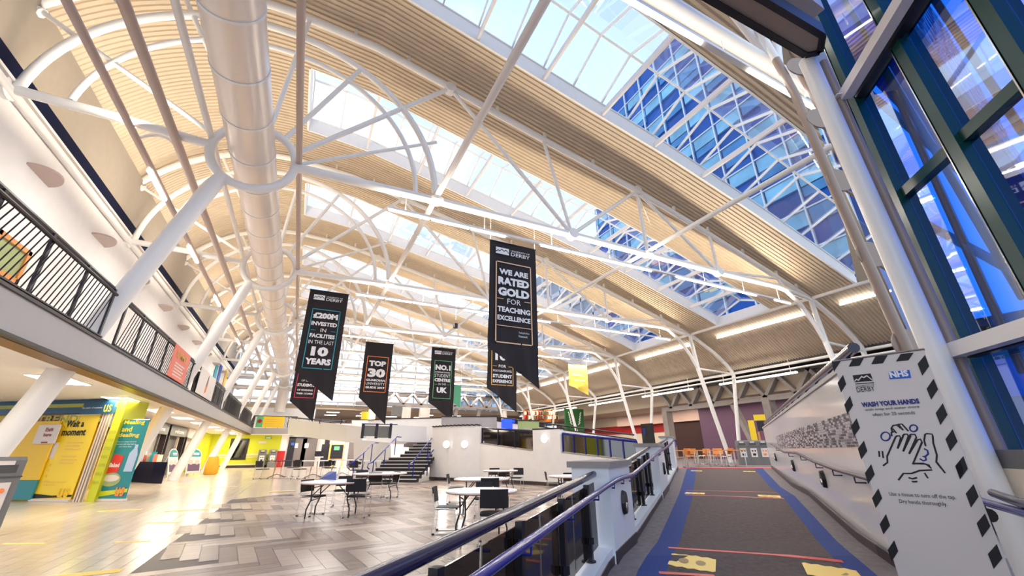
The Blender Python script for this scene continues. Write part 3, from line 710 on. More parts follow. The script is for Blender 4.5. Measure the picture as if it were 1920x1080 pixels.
s1a, s1b = s_at(1152, 1056), s_at(1190, 1015); s2a, s2b = s_at(1243, 930), s_at(1252, 915); s3a, s3b = s_at(1266, 886), s_at(1269, 880)
pz = lambda px, py, s_: at_r(px, py, math.hypot(kpt(s_).x, kpt(s_).y)).z
def rh(s_): return .0+.45*max(0., min(1., (s_-s1b)/(s3b-s1b)))
piers = [(s1a, s1b, 1.24, 'nearest, with a dark cap'), (s2a-.15, s2b+.1, pz(1235, 831, s2a), 'second from the camera'), (s3a, s3b+.15, pz(1262, 817, s3a), 'at the top of the ramp')]
for i, (a, c, zt, lb) in enumerate(piers):
    rt = empty('rail_pier', kpt(a), 0, 'white rendered pier in the ramp railing, '+lb, 'pier', 'white piers of the ramp railing')
    A, B = kpt(a), kpt(c); dd = (B-A).normalized(); D = .5
    pts = [A-kn*.03, B-kn*.03, B+kn*D, A+kn*D]
    MB().prism(pts, -.05, zt-.08).build('body', 'kerb_white', rt)
    MB().prism([A-kn*.07-dd*.05, B-kn*.07+dd*.05, B+kn*(D+.05)+dd*.05, A+kn*(D+.05)-dd*.05], zt-.08, zt).build('cap', 'concrete', rt)
    b = MB(); b.hexa([A-kn*.045-Z*.02, B-kn*.045-Z*.02, B-kn*.03-Z*.02, A-kn*.03-Z*.02], [A-kn*.045+Z*.14, B-kn*.045+Z*.14, B-kn*.03+Z*.14, A-kn*.03+Z*.14]); b.build('skirting', 'skirting', rt)
    if i < 2:
        m = (A+B)/2-kn*.035; z0 = m.z+.62
        q = Vector((m.x, m.y, z0))
        MB().hexa([q+dd*.11*math.cos(t)+Z*.16*math.sin(t) for t in np.linspace(0, 2*PI, 17)[:-1]], [q-kn*.05+dd*.09*math.cos(t)+Z*.14*math.sin(t) for t in np.linspace(0, 2*PI, 17)[:-1]]).build('bulkhead_lamp', 'black_trim', rt)
        MB().hexa([q-kn*.045+dd*.06*math.cos(t)+Z*(-.06+.07*math.sin(t)) for t in np.linspace(0, 2*PI, 13)[:-1]], [q-kn*.06+dd*.04*math.cos(t)+Z*(-.06+.05*math.sin(t)) for t in np.linspace(0, 2*PI, 13)[:-1]]).build('lamp_lens', 'chrome', [c for c in rt.children if c.name.startswith('bulkhead_lamp')][0])
def rail_run(sa, sb, nposts, lb, last=False):
    rt = empty('glass_railing', kpt(sa), 0, 'glass ramp railing with dark posts, '+lb, 'railing', 'glass panels of the ramp railing')
    for i in range(nposts):
        q = kpt(sa+(sb-sa)*(i+.5)/nposts)+kn*.13; e_ = rh(sa+(sb-sa)*(i+.5)/nposts)
        MB().beam(q+Z*.16, q+Z*(.98+e_), .055, .06, up=hv).build('post', 'dark', rt)
        MB().disc(q+Z*.175, (0, 0, 1), .06, .02, 12).build('base_plate', 'dark', rt)
        for zz in (.35, .8): MB().box(q+Vector((-.035, -.035, zz)), q+Vector((.035, .035, zz+.07))).build('clamp', 'dark', rt)
    nn_ = max(1, nposts)
    for i in range(nn_):
        A = kpt(sa+(sb-sa)*i/nn_)+kn*.17; B = kpt(sa+(sb-sa)*(i+1)/nn_)+kn*.17; dd = (B-A)*.015
        A = A+dd; B = B-dd; e_ = rh(sa+(sb-sa)*(i+.5)/nn_)
        MB().hexa([A+Z*.2, B+Z*.2, B+kn*.012+Z*.2, A+kn*.012+Z*.2], [A+Z*(.94+e_), B+Z*(.94+e_), B+kn*.012+Z*(.94+e_), A+kn*.012+Z*(.94+e_)]).build('glass_panel', 'rail_glass', rt)
    pts = [kpt(sa+(sb-sa)*i/8)+kn*.17+Z*(1.04+rh(sa+(sb-sa)*i/8)) for i in range(9)]
    MB().tube(pts, .042, 14).build('top_rail', 'dark_rail', rt, True)
rail_run(-5.6, s1a-.04, 5, 'nearest run sweeping out of the frame')
rail_run(s1b+.04, s2a-.2, 3, 'run between the first and second piers')
rail_run(s2b+.15, s3a-.04, 3, 'run between the second pier and the ramp top')
rt = empty('ramp_handrail', kpt(-4.6)+Z*.9, 0, 'blue tubular handrail on the ramp side of the glass railing, curling at its end', 'handrail')
pts = [kpt(s_)-kn*.06+Z*(.93+rh(s_)) for s_ in np.arange(-5.6, s3b+.3, .4)]
e = pts[-1]
pts += [e+hv*.3+Z*.02, e+hv*.45-Z*.08, e+hv*.42-Z*.25, e+hv*.2-Z*.3]
MB().tube(pts, .031, 12).build('rail', 'blue_rail', rt, True)
for s_ in list(np.arange(-4.2, s1a, 1.2))+[s1a+.1, (s1a+s1b)/2, s1b-.1]+list(np.arange(s1b+.5, s2a, 1.3))+[s2a+.2, s2b]+list(np.arange(s2b+.6, s3a, 1.5)):
    q = kpt(s_)+Z*rh(s_); MB().tube([q-kn*.06+Z*.93, q-kn*.06+Z*.85, q+kn*.10+Z*.85], .011, 6).build('bracket', 'blue_rail', rt, True)
# ================================================================ UPPER FLOOR (right) AND TERRACE
UZ = .5
rE = RL[-1]; rF = RR_[-1]
upz = [rE-hv*.0, rF, Vector((rF.x+4, rF.y-6, UZ)), Vector((46, 4, UZ)), Vector((46, 60, UZ)), Vector((17, 60, UZ)), Vector((13.5, 22, UZ))]
struct(MB().prism([(q.x, q.y) for q in upz], -.3, UZ), 'floor.005', 'carpet_edge')
a, c = RL[-1]-hv*.0+Z*.008, RR_[-1]+Z*.008
MB().slab([a, c, c+hv*.9, a+hv*.9], .006).build('ramp_tape', 'tape_pink', None, label='wide pink band of tape across the head of the ramp', cat='tape')
# terrace walls A and B
Pa, Pb, Pc = Vector((5.45, 21.41, 0)), Vector((6.62, 23.42, 0)), Vector((8.44, 20.84, 0))
dB = (Vector((10.12, 15.65, 0))-Pc).normalized(); nB = Vector((-dB.y, dB.x, 0)); nB = nB if nB.x > 0 else -nB
def wall_seg(A, B, th, zb0, zb1, zt0, zt1, nrm):
    b = MB(); nrm = nrm*th
    return b.hexa([Vector((A.x, A.y, zb0)), Vector((B.x, B.y, zb1)), Vector((B.x+nrm.x, B.y+nrm.y, zb1)), Vector((A.x+nrm.x, A.y+nrm.y, zb0))], [Vector((A.x, A.y, zt0)), Vector((B.x, B.y, zt1)), Vector((B.x+nrm.x, B.y+nrm.y, zt1)), Vector((A.x+nrm.x, A.y+nrm.y, zt0))])
nA = Vector((.57, .82, 0))
# curved wall to the right of the stairs
cv = []
for i in range(13):
    t = i/12; q = lerp(Pb, Pc, t); bulge = .35*math.sin(PI*t); cv.append(q-nA*bulge)
b = MB()
for i in range(12): b.hexa([cv[i], cv[i+1], cv[i+1]+nA*.25, cv[i]+nA*.25], [cv[i]+Z*2.65, cv[i+1]+Z*2.62, cv[i+1]+nA*.25+Z*2.62, cv[i]+nA*.25+Z*2.65])
wA = struct(b, 'wall_back', 'plaster')
b = MB()
for i in range(12): b.hexa([cv[i]-nA*.04+Z*2.65, cv[i+1]-nA*.04+Z*2.62, cv[i+1]+nA*.3+Z*2.62, cv[i]+nA*.3+Z*2.65], [cv[i]-nA*.04+Z*2.72, cv[i+1]-nA*.04+Z*2.68, cv[i+1]+nA*.3+Z*2.68, cv[i]+nA*.3+Z*2.72])
struct(b, 'trim_9', 'black_trim')
b = MB()
for i in range(12): b.hexa([cv[i]-nA*.02, cv[i+1]-nA*.02, cv[i+1], cv[i]], [cv[i]-nA*.02+Z*.14, cv[i+1]-nA*.02+Z*.14, cv[i+1]+Z*.14, cv[i]+Z*.14])
struct(b, 'baseboard_back', 'skirting')
Qm = Pc+dB*3.75; Qn = Pc+dB*5.35; Qe = Pc+dB*8.9
b = wall_seg(Pc, Qm, .25, 0, 0, 1.74, 1.37, nB); struct(b, 'wall_back.001', 'plaster')
b = wall_seg(Qm, Qn, .25, 0, 0, 2.27, 2.25, nB); struct(b, 'wall_back.002', 'plaster')
b = wall_seg(Qn, Qe, .25, 0, 0, 1.30, 1.0, nB); struct(b, 'wall_back.003', 'plaster')
b = wall_seg(Qm-dB*.03, Qn+dB*.03, .31, 2.27, 2.25, 2.33, 2.31, nB); struct(b, 'trim_10', 'black_trim')
b = wall_seg(Pc-nB*.02, Qe-nB*.02, .02, 0, 0, .14, .14, nB); struct(b, 'baseboard_back.001', 'skirting')
# low return wall joining the nearest pier
b = wall_seg(Qe, kpt(s1b)+kn*.4, .25, -.05, -.05, 1.0, 1.12, -hv); struct(b, 'wall_back.004', 'kerb_white')
for i, (px, py, pl) in enumerate(((837, 833, 0), (871, 833, 0), (1021, 822, 1))):
    if pl: q = at_pl(px, py, Pc-nB*.03, nB); nn_ = -nB
    else:
        cq = min(cv, key=lambda v: abs(project(v+Z)[0]-px)); q = at_r(px, py, math.hypot(cq.x, cq.y)-.05); nn_ = -nA
    rt = empty('round_light', q, 0, 'glowing round wall light on the terrace wall, '+['left one beside the stairs', 'right one of the pair beside the stairs', 'single one between the glazed openings'][i], 'wall light', 'round lamps on the terrace walls')
    MB().disc(q, nn_, .17, .08, 24).build('diffuser', 'lamp_soft', rt, True); MB().disc(q-nn_*.03, nn_, .19, .05, 24).build('rim', 'white_steel', rt, True)
    area('round_lamp', q+nn_*.12, .3, .3, 12, direction=nn_, roll_to=Z)
def glazed(A, B, zb0, zb1, zt0, zt1, npan, lb, railm='dark_rail'):
    rt = empty('glass_balustrade', A+Z*zb0, 0, lb, 'railing')
    for i in range(npan+1):
        q = lerp(A, B, i/npan)+nB*.12; z0 = zb0+(zb1-zb0)*i/npan; z1 = zt0+(zt1-zt0)*i/npan
        MB().beam(q+Z*(z0-.02), q+Z*z1, .06, .05, up=dB).build('post', railm, rt)
    for i in range(npan):
        q = lerp(A, B, i/npan)+nB*.12; r = lerp(A, B, (i+1)/npan)+nB*.12; u0 = i/npan; u1 = (i+1)/npan; d_ = (r-q)*.03
        q = q+d_; r = r-d_
        f = lambda u, k: (zb0+(zb1-zb0)*u)*(1-k)+(zt0+(zt1-zt0)*u)*k
        MB().hexa([q+Z*(f(u0, 0)+.03), r+Z*(f(u1, 0)+.03), r+nB*.012+Z*(f(u1, 0)+.03), q+nB*.012+Z*(f(u0, 0)+.03)], [q+Z*(f(u0, 1)-.05), r+Z*(f(u1, 1)-.05), r+nB*.012+Z*(f(u1, 1)-.05), q+nB*.012+Z*(f(u0, 1)-.05)]).build('pane', 'rail_glass', rt)
    MB().tube([A+nB*.12+Z*zt0, B+nB*.12+Z*zt1], .05, 8).build('top_rail', railm, rt, True)
    MB().beam(A+nB*.12+Z*zb0, B+nB*.12+Z*zb1, .26, .04).build('sill', 'grey_panel', rt)
glazed(Pc+dB*.05, Qm-dB*.05, 1.76, 1.39, 2.5, 2.22, 3, 'sloping glazed balustrade in the terrace wall right of the curved wall')
glazed(Qn+dB*.05, Qe, 1.32, 1.02, 2.07, 1.68, 6, 'blue topped glazed balustrade in the terrace wall behind the near pier', 'blue_rail')
# walkway behind A/B rising to the stairs, with an inner wall
wk = MB(); K = [(Qe, .52), (Qn, 1.0), (Qm, 1.15), (Pc, 1.6)]
for i_, ((A, za), (B, zb)) in enumerate(zip(K, K[1:])): wk.slab([A+nB*.2+Z*za, A+nB*(1.1 if i_ == 0 else 3.2)+Z*za, B+nB*3.2+Z*zb, B+nB*.2+Z*zb], .2)
struct(wk, 'floor.006', 'carpet_edge')
wi = MB()
for (A, za), (B, zb) in zip(K[1:], K[2:]): wi.hexa([A+nB*3.2, B+nB*3.2, B+nB*3.4, A+nB*3.4], [A+nB*3.2+Z*(za+1.0), B+nB*3.2+Z*(zb+1.0), B+nB*3.4+Z*(zb+1.0), A+nB*3.4+Z*(za+1.0)])
struct(wi, 'wall_back.005', 'fascia')
struct(MB().slab([Vector((5.9, 26.0, 1.9)), Vector((7.4, 24.5, 1.9)), Pc+nB*3.2+Z*1.9, Vector((13, 24, 1.9)), Vector((12.5, 30, 1.9)), Vector((7, 32, 1.9))], .2), 'floor.007', 'carpet_edge')
# parapet 2 and 3 (upper walkways)
def pwall(pts, zb, th, name, m, cap='black_trim'):
    b = MB(); c2 = MB()
    for A, B in zip(pts, pts[1:]):
        d_ = (Vector((B[0], B[1], 0))-Vector((A[0], A[1], 0))).normalized(); n_ = Vector((-d_.y, d_.x, 0))*th
        if n_.y < 0: n_ = -n_
        lo = [(A[0], A[1], zb), (B[0], B[1], zb), (B[0]+n_.x, B[1]+n_.y, zb), (A[0]+n_.x, A[1]+n_.y, zb)]
        hi = [(A[0], A[1], A[2]), (B[0], B[1], B[2]), (B[0]+n_.x, B[1]+n_.y, B[2]), (A[0]+n_.x, A[1]+n_.y, A[2])]
        b.hexa(lo, hi); c2.beam(Vector(A)+n_/2+Z*.03, Vector(B)+n_/2+Z*.03, th+.06, .06)
    o = struct(b, name, m)
    if cap: struct(c2, 'trim_11', cap)
    return o
P2 = [at_r(828, 782, 30), at_r(932, 782, 30)]; P3 = [at_r(932, 790, 29.6), at_r(1096, 812, 28), at_r(1190, 825, 26.5)]
pwall(P2, .3, .25, 'wall_back.006', 'fascia'); pwall(P3, .3, .2, 'wall_back.007', 'plaster')
rt = empty('terrace_rail', P3[0], 0, 'thin dark rail descending along the upper terrace parapet', 'railing')
MB().tube([q+Z*.28 for q in P3], .045, 8).build('rail', 'dark', rt, True)
for i in range(13): q = lerp(P3[0], P3[1], i/12); MB().tube([q, q+Z*.28], .025, 6).build('post', 'dark', rt)
# upper parapet to the left of parapet 2 (behind the stairs head)
P4 = [at_r(690, 788, 33), at_r(744, 786, 33), at_r(828, 784, 32)]
pwall(P4, 1.9, .25, 'wall_back.008', 'plaster')
q = at_r(954, 797, 29.2); MB().box((q.x-.42, q.y-.1, q.z-.34), (q.x+.42, q.y+.3, q.z+.38)).build('blue_screen', 'screen_blue', None, label='small glowing blue screen on the white terrace parapet', cat='screen')
q = at_r(991, 799, 27); rt = empty('notice_board', q, 0, 'pale green and yellow notice board standing beside the blue screen', 'notice board')
MB().box((q.x-.75, q.y-.03, q.z-.6), (q.x+.75, q.y+.03, q.z+.3)).build('board', 'food_green', rt); MB().box((q.x-.8, q.y-.05, q.z+.3), (q.x+.8, q.y+.05, q.z+.38)).build('top_bar', 'black_trim', rt)
for sx in (-.7, .7): MB().tube([(q.x+sx, q.y, 1.9), (q.x+sx, q.y, q.z)], .03, 6).build('leg', 'dark', rt)
# ---------------------------------------------------------------- stairs
S0, S1 = Vector((3.35, 23.2, 0)), Vector((5.45, 21.55, 0)); sdir = Vector((.62, .785, 0)); nst = 12; rise, go = .16, .30
rt = empty('staircase', S0, 0, 'wide black staircase with pale nosings rising to the terrace', 'stairs')
side = (S1-S0).normalized()
for i in range(nst):
    a = .045*i; Lp = S0+sdir*go*i+side*(a*2.2); Rp = S1+sdir*go*i+side*(.0+.01*i)
    if i < 7: Lp = S0+sdir*go*i-side*(.5*(1-i/7))+side*.25
    z1 = rise*(i+1)
    MB().prism([Lp, Rp, Rp+sdir*(go+.02), Lp+sdir*(go+.02)], 0 if i < 1 else z1-rise-.01, z1-.03).build('riser', 'stair_black', rt)
    MB().prism([Lp-sdir*.02, Rp-sdir*.02, Rp+sdir*.05, Lp+sdir*.05], z1-.045, z1).build('nosing', 'nosing', rt)
    MB().prism([Lp+sdir*.05, Rp+sdir*.05, Rp+sdir*(go+.02), Lp+sdir*(go+.02)], z1-.04, z1-.004).build('tread', 'stair_black', rt)
def stair_rail(base, lb, s0=0, s1=12, hook=True, name='stair_handrail'):
    rt = empty(name, base, 0, lb, 'handrail', 'blue stair handrails')
    P = lambda i, h_: base+sdir*go*i+Z*(rise*i+h_)
    pts = [P(s0, .9), P(s1, .9), P(s1, .9)+sdir*.5]
    if hook: pts = [P(s0, .9)-sdir*.25-Z*.30, P(s0, .9)-sdir*.42-Z*.22, P(s0, .9)-sdir*.36-Z*.06]+pts
    MB().tube(pts, .03, 8).build('rail', 'blue_rail', rt, True)
    for i in (s0+.4, (s0+s1)/2, s1-.4): MB().tube([P(i, .0), P(i, .9)], .024, 8).build('post', 'blue_rail', rt, True)
stair_rail(S0-side*.7-sdir*.2, 'blue handrail left of the stairs, outer one', 0, 6)
stair_rail(S0+side*.25, 'blue handrail left of the stairs, inner one', 0, 8)
stair_rail(S1-side*.25, 'blue handrail on the right of the stairs', 0, 12)
stair_rail(S1-side*.05+sdir*1., 'second blue handrail by the wall right of the stairs', 1, 10, False)
# ================================================================ FAR END OF THE HALL
YB = 52.
def yb(px, py, Y=YB): return at_y(px, py, Y)
def wall_px(pts, Y, th, name, m, kind='structure', **k):
    q = [at_y(a, c, Y) for a, c in pts]; n = Vector((0, th, 0))
    return MB().hexa([v for v in q], [v+n for v in q]).build(name, m, None, kind=kind, **k) if kind else MB().hexa([v for v in q], [v+n for v in q]).build(name, m, None, **k)
def ybox(px0, py0, px1, py1, Y, th, name, m, parent=None, **k):     # upright box from two photo corners
    a = at_y(px0, py0, Y); c = at_y(px1, py1, Y); c.z = 0. if c.z < .45 and py1 > 865 else c.z; return MB().box((a.x, Y-th, c.z), (c.x, Y, a.z)).build(name, m, parent, **k)
struct(MB().box((-9, YB, 0), (-1.55, YB+.3, 3.2)), 'wall_back.010', 'lime')
struct(MB().box((-1.55, YB-.02, 0), (12, YB+.3, 4.4)), 'wall_back.011', 'plaster')
for i, (z0, z1) in enumerate(((.25, .36), (.95, 1.02), (1.12, 1.30))): struct(MB().box((-7.6, YB-.04, z0), (-1.55, YB, z1)), 'trim_12', 'cream')
struct(MB().box((-9, YB-.05, 0), (-1.55, YB, .22)), 'baseboard_back.002', 'skirting')
rt = empty('dark_window', (-5.4, YB, .9), 0, 'dark framed window in the lime green far wall', 'window')
MB().box((-6.05, YB-.06, .75), (-4.45, YB, 2.75)).build('frame', 'dark', rt); MB().box((-5.85, YB-.09, .95), (-4.65, YB-.05, 2.55)).build('pane', 'dark_glass', rt)
rt = empty('exit_sign', (-2.75, YB, 2.9), 0, 'small green emergency exit sign high on the lime green wall', 'sign')
MB().box((-3.1, YB-.06, 2.72), (-2.5, YB-.01, 2.95)).build('plate', 'ink_green', rt); MB().box((-3.0, YB-.07, 2.78), (-2.6, YB-.06, 2.89)).build('arrow', 'ink_white', rt)
MB().box((-3.6, YB-.05, 2.3), (-2.9, YB-.01, 2.5)).build('wall_sign', 'poster_white', None, label='plain white sign plate under the exit sign', cat='sign')
# doors
rt = empty('door_1', (.9, YB-.1, 0), kind='structure')
ybox(545, 822, 590, 874, YB-.05, .05, 'leaf', 'door_grey', rt)
ybox(547, 822, 568, 874, YB-.1, .03, 'leaf', 'door_grey', rt); ybox(569, 822, 589, 874, YB-.1, .03, 'leaf', 'door_grey', rt)
ybox(543, 820, 546, 874, YB-.1, .08, 'jamb', 'dark', rt); ybox(543, 819, 591, 822, YB-.1, .08, 'head', 'dark', rt)
for px in (555, 575): ybox(px-3, 831, px+3, 840, YB-.14, .01, 'notice', 'poster_white', rt)
for i, (px, py, m, w_) in enumerate(((533, 826, 'red', 3), (534, 832, 'ink_teal', 3), (549, 833, 'red', 2))):
    pass
ybox(546.5, 830, 551, 835, YB-.3, .02, 'wall_notice', 'ink_blue', None, label='small blue and red notice left of the grey double doors', cat='sign')
# recess right of the doors
for i, px in enumerate((593, 645)):
    a = at_y(px, 872, 47); MB().tube([(a.x, 47, 0), (a.x, 47, 3.0)], .22, 14).build('round_column', 'plaster', None, True, label=['white round column right of the grey double doors', 'white round column right of the gold framed poster'][i], cat='column')
ybox(600, 824, 628, 873, 51.6, .05, 'wall_cladding', 'cream', None, label='pale cladding panels in the recess behind the columns', cat='panel')
ybox(610, 823, 611.5, 873, 51.4, .05, 'panel_joint', 'dark', None, label='dark upright strip on the recess cladding', cat='strip')
rt = empty('poster_stand', yb(630, 860), 0, 'gold framed dark poster with a green heading in the far recess', 'poster')
ybox(619, 832, 644, 862, 50, .05, 'frame', 'ink_gold', rt); ybox(622, 834, 641, 860, 49.93, .03, 'sheet', 'dark', rt); ybox(627, 837, 636, 844, 49.88, .02, 'heading', 'ink_green', rt); ybox(621, 861, 623, 874, 50, .05, 'foot_post', 'ink_gold', rt); ybox(640, 861, 642, 874, 50, .05, 'foot_post', 'ink_gold', rt)
rt = empty('pc_stand', yb(600, 870), 0, 'tall kiosk screen on a stand beside the far column', 'kiosk')
ybox(591, 846, 604, 856, 46, .1, 'screen', 'dark', rt); ybox(590, 856, 606, 858, 46, .3, 'shelf', 'table_white', rt); ybox(596, 858, 598, 876, 46, .1, 'stem', 'white_steel', rt)
ybox(604, 833, 618, 873, 50.8, .3, 'dark_locker', 'dark', None, label='tall black cabinet in the far recess', cat='cabinet')
ybox(655, 826, 665, 873, 51.5, .1, 'door_2', 'door_grey', None, kind='structure')
# balcony end and upper parapet ramp
struct(MB().box((-4.4, YB-1.4, 3.16), (-.4, YB-1.3, 3.74)), 'trim_13', 'fascia')
struct(MB().box((-4.4, YB-1.4, 3.1), (-.4, YB+1.6, 3.18)), 'ceiling', 'plaster')
rt = empty('balustrade', (-4.4, YB-1.35, 3.8), 0, 'black balcony railing across the far corner', 'railing')
for x in (-4.3, -3.2, -2.1, -1.2, -.5): MB().beam((x, YB-1.35, 3.74), (x, YB-1.35, 4.9), .06, .06, up=(0, 1, 0)).build('post', 'dark', rt)
MB().tube([(-4.4, YB-1.35, 4.9), (-.4, YB-1.35, 4.9)], .05, 6).build('top_rail', 'dark', rt)
b = MB(); x = -1.5
while x < -.45: b.tube([(x, YB-1.35, 3.8), (x, YB-1.35, 4.9)], .015, 4); x += .13
b.build('bars', 'dark', rt, kind='stuff')
rt = empty('poster_banner', (-2.9, YB-1.45, 3.9), 0, 'yellow banner with a green end hung on the far balcony corner', 'banner')
MB().box((-3.5, YB-1.41, 3.8), (-1.6, YB-1.36, 4.88)).build('sheet', 'yellow', rt); MB().box((-4.1, YB-1.41, 3.8), (-3.5, YB-1.36, 4.88)).build('green_end', 'ink_green', rt)
MB().disc((-3.8, YB-1.43, 4.4), (0, 1, 0), .2, .03, 12).build('red_spot', 'red', rt)
for i in range(4): MB().box((-3.3, YB-1.43, 3.95+.2*i), (-1.8, YB-1.41, 4.0+.2*i)).build('print_line', 'ink_gold', rt)
E1 = [yb(540, 790, 48), yb(545, 843, 48)]
def band(px_top, px_bot, Ys, name, m):     # sloping white parapet seen from photo edge points
    b = MB(); n = Vector((0, .3, 0)); T = [at_y(a, c, Y) for (a, c), Y in zip(px_top, Ys)]; B = [at_y(a, c, Y) for (a, c), Y in zip(px_bot, Ys)]
    for i in range(len(T)-1): b.hexa([B[i], B[i+1], T[i+1], T[i]], [B[i]+n, B[i+1]+n, T[i+1]+n, T[i]+n])
    return struct(b, name, m)
band([(541, 785), (600, 791), (650, 797), (679, 800)], [(540, 815), (600, 823), (650, 829), (679, 831)], (49, 42, 36, 34), 'wall_back.012', 'paint_cool')
band([(664, 824), (732, 830), (733, 830)], [(664, 893), (732, 907), (733, 907)], (33.5, 29, 28.9), 'wall_back.013', 'paint_cool')
band([(679, 793), (800, 800)], [(679, 822), (800, 831)], (34.5, 30), 'wall_back.014', 'paint_cool')
rt = empty('glass_balustrade', at_y(700, 820, 28.8), 0, 'grey glazed railing panel in the white parapet left of the stair head', 'railing')
ybox(681, 798, 706, 818, 28.8, .04, 'pane', 'bin_grey', rt); ybox(706, 799, 731, 821, 28.8, .04, 'pane', 'bin_grey', rt)
for px in (680, 706, 732): ybox(px-1, 794, px+1, 822, 28.75, .05, 'post', 'dark', rt)
ybox(679, 794, 745, 797, 28.7, .08, 'top_rail', 'blue_rail', rt)
rt = empty('terrace_rail', at_y(600, 785, 42), 0, 'purple and black rail on top of the far white parapet', 'railing')
MB().tube([at_y(548, 783, 49), at_y(600, 788, 42), at_y(648, 791, 36.5)], .07, 6).build('rail', 'dark_rail', rt)
for px, Y in ((560, 47.5), (580, 45), (600, 42), (620, 40), (640, 37.5)): q = at_y(px, 788, Y); MB().tube([q-Z*.3, q+Z*.1], .04, 5).build('post', 'dark', rt)
# upper parapet behind with a long thin rail
wall_px([(660, 788), (830, 788), (830, 797), (660, 803)], 46, .3, 'wall_back.015', 'plaster')
# ---- bright end gable: horizontal tubes, glass, lattice
groot = empty('window_9', (10, 60, 6), kind='structure')
for i, z in enumerate((7.6, 8.8, 10.0, 11.0, 12.0)):
    MB().tube([(-8, 59.6-.25*(i % 2), z), (26, 59.6-.25*(i % 2), z)], .26 if i % 2 else .18, 10).build('rail_tube', 'white_steel' if i % 2 == 0 else 'duct', groot, True)
for i in range(18): MB().beam((-8+2*i, 60.2, 7), (-8+2*i, 60.2, 16.5), .12, .12).build('mullion', 'white_steel', groot)
MB().box((-8.6, 60.4, 7), (31, 60.42, 17)).build('pane', 'clear_glass', groot)
struct(MB().box((-8.6, 60.3, 6.6), (31, 60.7, 7.2)), 'wall_back.016', 'beige')
# ceiling and rooms beyond the end (open upper floor)
struct(MB().box((-1, 60.8, 6.6), (45, 80, 7.0)), 'ceiling', 'beige')
struct(MB().box((-8.6, 60.3, 3.0), (1.5, 60.7, 6.6)), 'wall_back.017', 'plaster')
struct(MB().box((1.5, 76, 2.0), (45, 76.4, 6.6)), 'wall_back.018', 'beige')
struct(MB().box((1.5, 60.3, 2.6), (46, 76, 2.8)), 'floor.008', 'carpet_edge')
struct(MB().box((1.3, YB+1.6, 2.0), (12, 60.3, 2.3)), 'floor.009', 'carpet_edge')
for i in range(12):
    x = 3+4.5*(i % 6); y = 64+5*(i//6)
    MB().box((x, y, 6.56), (x+1.6, y+.7, 6.6)).build('downlight', 'lamp', None, label='lit ceiling panel in the far room, %s from left, %s row' % (NTH[i % 6], ['front', 'rear'][i//6]), cat='lamp', group='ceiling lamps in the far upper room')
area('recess_fill_a', (2.5, 49.3, 3.2), 8, .6, 260, col=(1, .95, .88)); area('recess_fill_b', (5.5, 40, 2.6), 3, .6, 120, col=(1, .95, .9))  # added fill lamps with no fittings, brighten the dark recess
area('far_room', (14, 67, 6.4), 24, 8, 900, col=(1, .82, .6))
ybox(692, 768, 702, 787, 58, .4, 'yellow_lantern', 'lamp_warm', None, label='glowing yellow lantern at the far terrace rail', cat='lamp')
ybox(678, 772, 694, 787, 58.2, .4, 'yellow_lantern', 'yellow', None, label='yellow curved panel beside the glowing lantern', cat='panel')
for i, (px, r) in enumerate(((761, .75), (795, .95), (945, .55))):
    a = at_y(px, 785, 58); MB().tube([(a.x, 58, 2.6), (a.x, 58, 7.0)], r*.8, 16).build('round_column', 'duct', None, True, label='shiny metal clad round column at the far end, '+['left', 'middle', 'right'][i], cat='column')
rt = empty('speaker_box', at_y(743, 770, 56), 0, 'grey box hung beside the far round column', 'box'); ybox(735, 762, 752, 781, 56, .3, 'body', 'bin_grey', rt); q = at_y(743, 765, 56); MB().tube([(q.x, 57.2, q.z-.3), (q.x, 55.8, q.z-.3), (q.x, 57.4, 7.2)], .03, 5).build('hanger', 'dark', rt)
# concrete lattice girders (far and right)
def lattice(A, B, zb, zt, n, lb, posts=()):
    A = Vector(A); B = Vector(B); rt = empty('lattice_girder', A+Z*zb, 0, lb, 'girder'); d_ = (B-A).normalized()
    MB().beam(A+Z*zb, B+Z*zb, .5, .42).build('bottom_chord', 'concrete', rt); MB().beam(A+Z*zt, B+Z*zt, .5, .3).build('top_chord', 'dark', rt)
    for i in range(n):
        p0 = lerp(A, B, i/n); p1 = lerp(A, B, (i+.5)/n); p2 = lerp(A, B, (i+1)/n)
        MB().beam(p0+Z*(zt-.1), p1+Z*(zb+.1), .5, .26).build('diagonal', 'concrete', rt); MB().beam(p1+Z*(zb+.1), p2+Z*(zt-.1), .5, .26).build('diagonal', 'concrete', rt)
    return rt
g1 = lattice((33, 5, 0), (33, 31.8, 0), 5.15, 6.95, 11, 'concrete lattice girder along the right side over the cafe')
for y, dy in ((20.8, 3.1), (31.4, 0)):
    MB().beam((33, y, .5), (33, y, 5.0), .8, .6, up=(0, 1, 0)).build('pier', 'concrete', g1)
    if dy: MB().beam((33, y+dy*.5, .5), (33, y+dy, 5.0), .5, .35, up=(0, 1, 0)).build('raking_pier', 'concrete', g1)
g2 = lattice((6, 58, 0), (28, 58, 0), 7.3, 9.0, 9, 'concrete lattice girder across the far end')
for x in (12, 19, 22.5): MB().beam((x, 58, 2.6), (x+.8, 58, 7.2), .5, .4, up=(0, 1, 0)).build('raking_pier', 'concrete', g2)
